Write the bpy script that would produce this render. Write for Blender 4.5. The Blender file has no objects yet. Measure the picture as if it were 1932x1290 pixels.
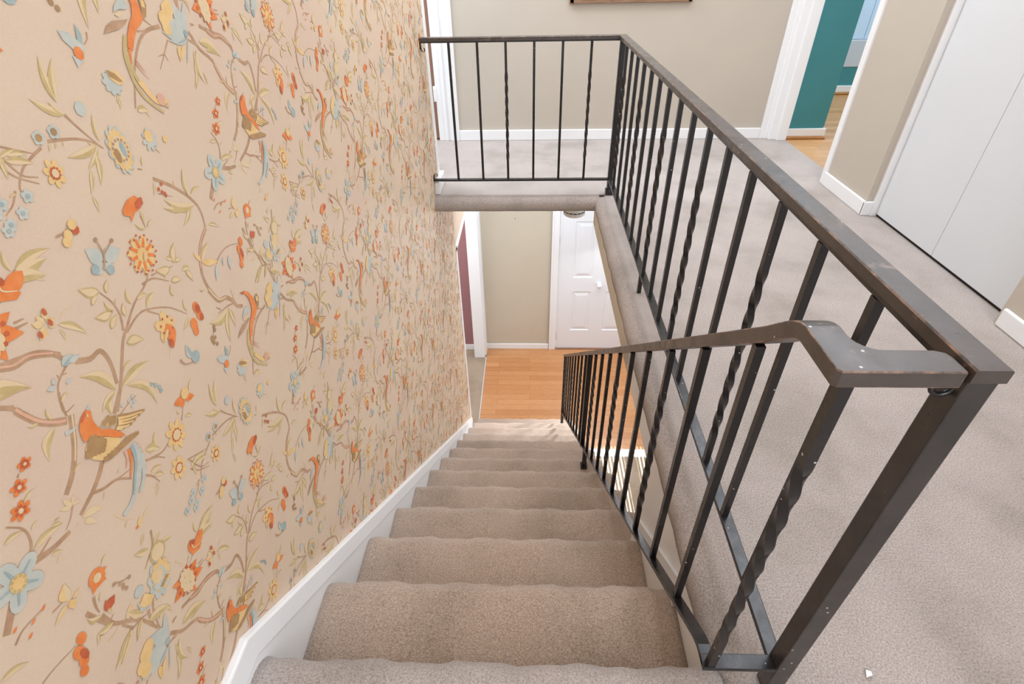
import bpy, bmesh, math, random
from mathutils import Vector, Matrix

# ------------------------------------------------------------------ camera
scene = bpy.context.scene
COL = scene.collection
EYE = Vector((0.0, 0.0, 1.024))
YAW, PITCH, ROLL = -0.0417, 0.6407, -0.0201
fwd = Vector((math.sin(YAW) * math.cos(PITCH), math.cos(YAW) * math.cos(PITCH), -math.sin(PITCH)))
rgt = Vector((math.cos(YAW), -math.sin(YAW), 0.0))
upv = rgt.cross(fwd)
c_, s_ = math.cos(ROLL), math.sin(ROLL)
cr, cu = c_ * rgt + s_ * upv, -s_ * rgt + c_ * upv
cam_data = bpy.data.cameras.new('camera')
cam_data.sensor_width = 36.0
cam_data.lens = 993.13 / 1932 * 36.0
cam_data.clip_start = 0.02
cam = bpy.data.objects.new('camera', cam_data)
rot = Matrix((cr, cu, -fwd)).transposed()
cam.matrix_world = Matrix.Translation(EYE) @ rot.to_4x4()
COL.objects.link(cam)
scene.camera = cam

# ------------------------------------------------------------------ light
scene.view_settings.view_transform = 'Standard'
scene.view_settings.look = 'None'
scene.view_settings.gamma = 1.0
scene.view_settings.use_curve_mapping = False
scene.view_settings.exposure = 0.0
world = bpy.data.worlds.new('world')
scene.world = world
world.use_nodes = True
bg = world.node_tree.nodes['Background']
bg.inputs[0].default_value = (0.95, 0.97, 1.0, 1)
bg.inputs[1].default_value = 1.0

def area(name, loc, rot, sx, sy, power, color=(1, 1, 1)):
    d = bpy.data.lights.new(name, 'AREA')
    d.shape = 'RECTANGLE'; d.size = sx; d.size_y = sy; d.energy = power; d.color = color
    o = bpy.data.objects.new(name, d); o.location = loc; o.rotation_euler = rot
    COL.objects.link(o); return o
PI = math.pi
area('hall_fill_light', (1.25, 1.9, 2.25), (0, 0.7, 0), 0.9, 2.8, 40, (0.90, 0.96, 1.06))  # added fill tilted toward the papered wall, no ceiling fixture
area('stair_fill_light', (0.3, 2.7, 2.3), (-0.75, 0, 0.15), 0.7, 1.2, 35, (0.91, 0.97, 1.05))  # added fill high over the stairwell, brightens the step nosings
area('rear_fill_light', (0.7, -1.1, 1.55), (1.15, 0, 0.3), 1.0, 1.3, 20, (0.91, 0.97, 1.05))  # added fill behind the camera, no window there
area('foyer_fill_light', (0.3, 3.95, -0.24), (0, 0, 0), 1.4, 1.3, 19, (0.84, 0.98, 1.12))  # unseen fill panel under the foyer ceiling
area('foyer_front_fill', (0.9, 4.5, -0.9), (-0.9, 0, 0.25), 0.9, 1.0, 16, (0.92, 0.97, 1.05))  # added fill aimed from the foyer back at the stairs
area('living_room_fill', (3.2, 2.0, -1.2), (0, PI / 2, 0), 1.8, 2.6, 18, (0.90, 0.97, 1.06))  # unseen fill from the open right side of the lower floor
area('teal_room_fill', (2.9, 3.9, 2.2), (0, 0, 0), 1.2, 1.4, 44, (0.90, 0.97, 1.06))  # added overhead panel standing in for daylight in the teal room
area('dining_room_fill', (-1.5, 4.0, -0.5), (0, 0, 0), 1.2, 1.2, 30, (0.96, 0.98, 1.0))  # added fill for the dining room, pointing straight down
area('left_hall_fill', (-0.9, 3.22, 2.25), (0, 0, 0), 0.9, 0.6, 44, (0.84, 0.95, 1.08))  # added downward panel standing in for cool daylight from the left

def beam(name, loc, target, power, deg, radius, color=(1, 1, 1), blend=0.1):
    d = bpy.data.lights.new(name, 'SPOT'); d.energy = power; d.spot_size = math.radians(deg); d.spot_blend = blend
    d.shadow_soft_size = radius; d.color = color
    o = bpy.data.objects.new(name, d); o.location = loc
    o.rotation_euler = (Vector(target) - Vector(loc)).to_track_quat('-Z', 'Y').to_euler(); COL.objects.link(o); return o
# spots standing in for sun, striped by the blind and on the lower steps
beam('low_sun', (0.95, -6.0, 1.5), (0.95, 2.6, -2.675), 45000, 9, 0.003, (1.0, 0.97, 0.92))
beam('lower_step_sun', (2.3, 4.6, -1.0), (0.40, 2.98, -2.2), 800, 25, 0.22, (0.88, 0.94, 1.0), 0.15)  # added spot, its cone edge shapes the lit patch on the steps

# ------------------------------------------------------------------ helpers
def srgb(r, g, b):
    f = lambda v: (v / 255 / 12.92) if v / 255 <= 0.04045 else ((v / 255 + 0.055) / 1.055) ** 2.4
    return (f(r), f(g), f(b), 1.0)

class MB:
    """collects shapes into one mesh"""
    def __init__(s): s.v = []; s.f = []; s.m = []
    def face(s, pts, mi=0):
        n = len(s.v); s.v += [tuple(p) for p in pts]; s.f.append(tuple(range(n, n + len(pts)))); s.m.append(mi)
    def box(s, a, b, mi=0, M=None):
        x0, y0, z0 = a; x1, y1, z1 = b
        P = [Vector(p) for p in ((x0, y0, z0), (x1, y0, z0), (x1, y1, z0), (x0, y1, z0), (x0, y0, z1), (x1, y0, z1), (x1, y1, z1), (x0, y1, z1))]
        if M is not None: P = [M @ p for p in P]
        n = len(s.v); s.v += [tuple(p) for p in P]
        for q in ((0, 3, 2, 1), (4, 5, 6, 7), (0, 1, 5, 4), (1, 2, 6, 5), (2, 3, 7, 6), (3, 0, 4, 7)):
            s.f.append(tuple(n + i for i in q)); s.m.append(mi)
    def loft(s, rings, closed=True, caps=True, mi=0, mats=None):
        n = len(s.v); k = len(rings[0])
        for r in rings: s.v += [tuple(p) for p in r]
        for i in range(len(rings) - 1):
            for j in range(k if closed else k - 1):
                a = n + i * k + j; b = n + i * k + (j + 1) % k
                s.f.append((a, b, b + k, a + k)); s.m.append(mats[j] if mats else mi)
        if caps and closed:
            s.f.append(tuple(n + j for j in reversed(range(k)))); s.m.append(mi)
            s.f.append(tuple(n + (len(rings) - 1) * k + j for j in range(k))); s.m.append(mi)
    def build(s, name, mats, parent=None, smooth=False, bevel=0, fix=True, seg=2):
        me = bpy.data.meshes.new(name); me.from_pydata(s.v, [], s.f)
        for m in (mats if isinstance(mats, (list, tuple)) else [mats]): me.materials.append(m)
        me.polygons.foreach_set('material_index', s.m)
        if fix:
            bm = bmesh.new(); bm.from_mesh(me)
            bmesh.ops.remove_doubles(bm, verts=bm.verts, dist=1e-5)
            bmesh.ops.recalc_face_normals(bm, faces=bm.faces)
            bm.to_mesh(me); bm.free()
        if smooth:
            me.polygons.foreach_set('use_smooth', [True] * len(me.polygons))
            if smooth == 'ridge': me.set_sharp_from_angle(angle=math.radians(50))
        me.update()
        o = bpy.data.objects.new(name, me); COL.objects.link(o)
        if parent is not None: o.parent = parent
        if bevel:
            b = o.modifiers.new('bevel', 'BEVEL'); b.width = bevel; b.segments = seg; b.limit_method = 'ANGLE'
        return o

def tag(o, label=None, cat=None, group=None, kind=None):
    if label: o['label'] = label
    if cat: o['category'] = cat
    if group: o['group'] = group
    if kind: o['kind'] = kind
    return o
def thing(name, label, cat, loc=(0, 0, 0), group=None):
    o = bpy.data.objects.new(name, None); o.location = loc; o.empty_display_size = 0.05
    COL.objects.link(o); return tag(o, label, cat, group)
def into(o, parent):
    """parent o (world coords mesh) under an Empty keeping its place"""
    o.parent = parent; o.matrix_parent_inverse = Matrix.Translation(parent.location).inverted(); return o
def struct(mb, name, mats, label=None, **k):
    o = mb.build(name, mats, **k); return tag(o, label, kind='structure')

# ------------------------------------------------------------------ materials
class NT:
    def __init__(s, name, rough=0.6, spec=0.4):
        s.m = bpy.data.materials.new(name); s.m.use_nodes = True
        s.t = s.m.node_tree; s.b = s.t.nodes['Principled BSDF']
        s.b.inputs['Roughness'].default_value = rough
        s.b.inputs['Specular IOR Level'].default_value = spec
        s.co = s.t.nodes.new('ShaderNodeTexCoord').outputs['Object']
    def n(s, typ, **k):
        nd = s.t.nodes.new(typ)
        for a, v in k.items():
            if a.startswith('i_'): nd.inputs[a[2:].replace('_', ' ')].default_value = v
            else: setattr(nd, a, v)
        return nd
    def l(s, a, b): s.t.links.new(a, b)
    def noise(s, scale, detail=2, rough=0.5, vec=None):
        nd = s.n('ShaderNodeTexNoise'); nd.inputs['Scale'].default_value = scale
        nd.inputs['Detail'].default_value = detail; nd.inputs['Roughness'].default_value = rough
        s.l(vec or s.co, nd.inputs['Vector']); return nd.outputs['Fac']
    def mapped(s, sx, sy, sz):
        nd = s.n('ShaderNodeMapping'); nd.inputs['Scale'].default_value = (sx, sy, sz); s.l(s.co, nd.inputs['Vector']); return nd.outputs[0]
    def ramp(s, fac, stops):
        nd = s.n('ShaderNodeValToRGB'); e = nd.color_ramp.elements
        e[0].position, e[0].color = stops[0]; e[1].position, e[1].color = stops[-1]
        for p, c in stops[1:-1]:
            q = e.new(p); q.color = c
        s.l(fac, nd.inputs[0]); return nd.outputs[0]
    def mix(s, fac, a, b, mode='MIX'):
        nd = s.n('ShaderNodeMix', data_type='RGBA', blend_type=mode)
        for sock, v in ((nd.inputs[0], fac), (nd.inputs[6], a), (nd.inputs[7], b)):
            if hasattr(v, 'is_linked'): s.l(v, sock)
            else: sock.default_value = v
        return nd.outputs[2]
    def bump(s, h, strength=0.3, dist=0.002):
        nd = s.n('ShaderNodeBump'); nd.inputs['Strength'].default_value = strength; nd.inputs['Distance'].default_value = dist
        s.l(h, nd.inputs['Height']); s.l(nd.outputs[0], s.b.inputs['Normal'])
    def color(s, c):
        if hasattr(c, 'is_linked'): s.l(c, s.b.inputs['Base Color'])
        else: s.b.inputs['Base Color'].default_value = c
        return s.m

def paint(name, rgb, rough=0.5, spec=0.35, var=0.03, bump=0.08):
    t = NT(name, rough, spec); c = srgb(*rgb); d = tuple(v * (1 - var * 2) for v in c[:3]) + (1,)
    col = t.ramp(t.noise(3.0, 3), [(0.35, c), (0.7, d)])
    t.bump(t.noise(220, 2), bump, 0.001)
    return t.color(col)
def carpet(name, light, dark, mid, sheen=0.15):
    t = NT(name, 0.95, 0.1)
    fine = t.noise(280, 4, 0.7)
    c = t.ramp(fine, [(0.30, srgb(*dark)), (0.52, srgb(*mid)), (0.72, srgb(*light))])
    patch = t.ramp(t.noise(3.5, 4, 0.6), [(0.34, (0.80, 0.79, 0.76, 1)), (0.5, (0.98, 0.97, 0.96, 1)), (0.66, (1.07, 1.06, 1.05, 1))])
    c = t.mix(1.0, c, patch, 'MULTIPLY')
    t.bump(t.noise(380, 3, 0.6), 0.75, 0.006)
    t.b.inputs['Sheen Weight'].default_value = sheen; t.b.inputs['Sheen Roughness'].default_value = 0.4
    return t.color(c)

M = {}
M['white'] = paint('white_trim_paint', (240, 240, 240), 0.35, 0.4, 0.01, 0.04)
M['door_white'] = paint('white_door_paint', (234, 236, 239), 0.4, 0.4, 0.01, 0.03)
M['closet_white'] = paint('closet_door_paint', (218, 221, 223), 0.4, 0.4, 0.01, 0.03)
M['beige'] = paint('beige_wall_paint', (194, 184, 170), 0.7, 0.2, 0.02, 0.1)
M['foyer_beige'] = paint('foyer_wall_paint', (202, 191, 172), 0.7, 0.2, 0.02, 0.1)
M['teal'] = paint('teal_wall_paint', (70, 140, 146), 0.6, 0.3, 0.03, 0.08)
M['mauve'] = paint('mauve_wall_paint', (160, 116, 117), 0.6, 0.3, 0.02, 0.05)
M['pale_blue'] = paint('pale_blue_daylit_door', (196, 222, 246), 0.5, 0.3, 0.02, 0.03)  # closet leaf colour with the blue of the daylight put in
M['ledge'] = paint('grey_white_ledge_paint', (196, 204, 212), 0.5, 0.3, 0.03, 0.05)
M['ceiling'] = paint('ceiling_paint', (240, 238, 234), 0.8, 0.2, 0.01, 0.05)
M['brown'] = paint('brown_wood_edge', (150, 112, 92), 0.6, 0.3, 0.05, 0.05)
M['dark_gap'] = paint('dark_gap_shadow_strip', (46, 42, 40), 0.8, 0.2, 0.1, 0.05)
M['plastic'] = paint('white_plastic', (225, 225, 222), 0.45, 0.4, 0.01, 0.02)
M['slot'] = paint('dark_vent_slot', (70, 70, 72), 0.6, 0.3, 0.02, 0.02)
M['hinge'] = paint('silver_hinge_metal', (200, 200, 200), 0.35, 0.5, 0.02, 0.02)
M['nail'] = paint('dark_nail_metal', (50, 42, 36), 0.5, 0.4, 0.02, 0.02)
M['landing_carpet'] = carpet('landing_carpet', (222, 210, 203), (148, 138, 132), (193, 182, 176))
M['shaded_stair_carpet'] = carpet('shaded_stair_carpet', (226, 204, 186), (142, 121, 105), (195, 173, 155), 0.55)  # same carpet as the landing, the steps' browner shading put in the colour
M['room_carpet'] = carpet('lower_room_carpet', (200, 184, 164), (140, 122, 104), (176, 158, 138))

def wood(name, dark, mid, light, row=0.075, length=0.9):
    t = NT(name, 0.32, 0.45)
    br = t.n('ShaderNodeTexBrick'); br.offset = 0.37; br.squash = 1.0
    br.inputs['Scale'].default_value = 1.0; br.inputs['Brick Width'].default_value = length; br.inputs['Row Height'].default_value = row
    br.inputs['Mortar Size'].default_value = 0.0009; br.inputs['Mortar Smooth'].default_value = 0.1
    br.inputs['Color1'].default_value = (0, 0, 0, 1); br.inputs['Color2'].default_value = (1, 1, 1, 1); br.inputs['Mortar'].default_value = (0.5, 0.5, 0.5, 1)
    t.l(t.co, br.inputs['Vector'])
    base = t.ramp(br.outputs['Color'], [(0.0, srgb(*dark)), (0.5, srgb(*mid)), (1.0, srgb(*light))])
    dist = t.noise(1.5, 3, 0.6, t.mapped(1.5, 9, 1))
    wv = t.n('ShaderNodeTexWave', wave_type='BANDS', bands_direction='Y'); wv.inputs['Scale'].default_value = 16
    wv.inputs['Distortion'].default_value = 9; wv.inputs['Detail'].default_value = 3; wv.inputs['Detail Scale'].default_value = 0.8
    t.l(t.mapped(0.35, 1.6, 1), wv.inputs['Vector'])
    g = t.ramp(wv.outputs['Fac'], [(0.12, (0.76, 0.68, 0.60, 1)), (0.4, (0.97, 0.96, 0.95, 1)), (0.9, (1.07, 1.06, 1.04, 1))])
    c = t.mix(1.0, base, g, 'MULTIPLY')
    fine = t.ramp(t.noise(1, 4, 0.7, t.mapped(14, 320, 1)), [(0.35, (0.84, 0.80, 0.74, 1)), (0.6, (1.03, 1.03, 1.03, 1))])
    c = t.mix(0.7, c, fine, 'MULTIPLY')
    c = t.mix(br.outputs['Fac'], c, srgb(120, 72, 36))
    return t.color(c)
M['oak'] = wood('oak_floor', (190, 134, 88), (198, 144, 97), (206, 154, 108))
M['oak_hall'] = wood('oak_floor_teal_room', (190, 140, 88), (204, 156, 104), (214, 170, 120))
def grained(name, a, b):
    t = NT(name, 0.45, 0.4)
    c = t.ramp(t.noise(1, 4, 0.6, t.mapped(12, 120, 120)), [(0.3, srgb(*a)), (0.7, srgb(*b))])
    return t.color(c)
M['oak_trim'] = grained('oak_quarter_round', (166, 116, 66), (202, 150, 94))
M['frame_wood'] = grained('picture_frame_wood', (112, 84, 62), (158, 124, 96))

def iron(name, a, b, rough, blotch=False):
    t = NT(name, rough, 0.6)
    c = t.ramp(t.noise(14, 4, 0.65), [(0.3, srgb(*a)), (0.7, srgb(*b))])
    if blotch: c = t.mix(t.ramp(t.noise(22, 5, 0.7), [(0.60, (0, 0, 0, 1)), (0.72, (0.7, 0.7, 0.7, 1))]), c, srgb(150, 130, 116))
    sp = t.n('ShaderNodeTexVoronoi'); sp.inputs['Scale'].default_value = 46
    t.l(t.co, sp.inputs['Vector'])
    m = t.n('ShaderNodeMath', operation='LESS_THAN'); m.inputs[1].default_value = 0.075; t.l(sp.outputs['Distance'], m.inputs[0])
    keep = t.n('ShaderNodeMath', operation='GREATER_THAN'); keep.inputs[1].default_value = 0.52; t.l(t.noise(9, 1), keep.inputs[0])
    mm = t.n('ShaderNodeMath', operation='MULTIPLY'); t.l(m.outputs[0], mm.inputs[0]); t.l(keep.outputs[0], mm.inputs[1])
    c = t.mix(mm.outputs[0], c, srgb(190, 188, 184))
    r = t.ramp(t.noise(30, 3), [(0.3, (rough * .8,) * 3 + (1,)), (0.7, (rough * 1.35,) * 3 + (1,))])
    t.l(r, t.b.inputs['Roughness'])
    t.bump(t.noise(160, 3), 0.12, 0.001)
    return t.color(c)
M['iron'] = iron('dark_bronze_painted_iron', (20, 19, 21), (34, 31, 31), 0.27)
M['iron_cap'] = iron('worn_bronze_painted_cap', (60, 53, 49), (84, 74, 69), 0.33, True)
M['iron_post'] = iron('lit_iron_post', (44, 40, 39), (62, 56, 54), 0.3)  # railing iron made lighter for the light reflected off the post front
def worn(name):
    t = NT(name, 0.4, 0.5)
    return t.color(t.ramp(t.noise(40, 4, 0.7), [(0.40, srgb(66, 58, 54)), (0.58, srgb(130, 102, 84)), (0.78, srgb(180, 146, 120))]))
M['worn_edge'] = worn('worn_copper_edge')

def paper():
    t = NT('wallpaper_ground', 0.5, 0.3)
    c = t.ramp(t.noise(5, 3), [(0.3, srgb(216, 193, 166)), (0.7, srgb(212, 185, 163))])
    lin = t.ramp(t.noise(1, 2, 0.5, t.mapped(1, 500, 500)), [(0.3, (0.965, 0.965, 0.965, 1)), (0.7, (1.02, 1.02, 1.02, 1))])
    c = t.mix(1.0, c, lin, 'MULTIPLY')
    return t.color(c)
M['paper'] = paper()
def ink(name, a, b):
    t = NT(name, 0.5, 0.3)
    k = 0.16 if 'orange' in name or 'rust' in name else 0.36; g = (214, 188, 164)
    a = tuple(x * (1 - k) + y * k for x, y in zip(a, g)); b = tuple(x * (1 - k) + y * k for x, y in zip(b, g))
    return t.color(t.ramp(t.noise(70, 3, 0.6), [(0.32, srgb(*a)), (0.68, srgb(*b))]))
INKS = [ink('wallpaper_ink_orange', (222, 108, 44), (232, 132, 66)), ink('wallpaper_ink_rust', (176, 70, 40), (200, 94, 56)),
        ink('wallpaper_ink_yellow', (226, 178, 96), (236, 198, 124)), ink('wallpaper_ink_straw', (224, 200, 152), (220, 192, 142)),
        ink('wallpaper_ink_olive', (172, 148, 80), (196, 172, 108)), ink('wallpaper_ink_blue', (164, 184, 184), (186, 198, 192)),
        ink('wallpaper_ink_deep_blue', (112, 152, 164), (140, 172, 178)), ink('wallpaper_ink_brown', (146, 104, 70), (178, 136, 100)),
        ink('wallpaper_ink_pink', (212, 148, 116), (220, 164, 134)), ink('wallpaper_ink_umber', (132, 92, 44), (160, 116, 60))]

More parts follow.
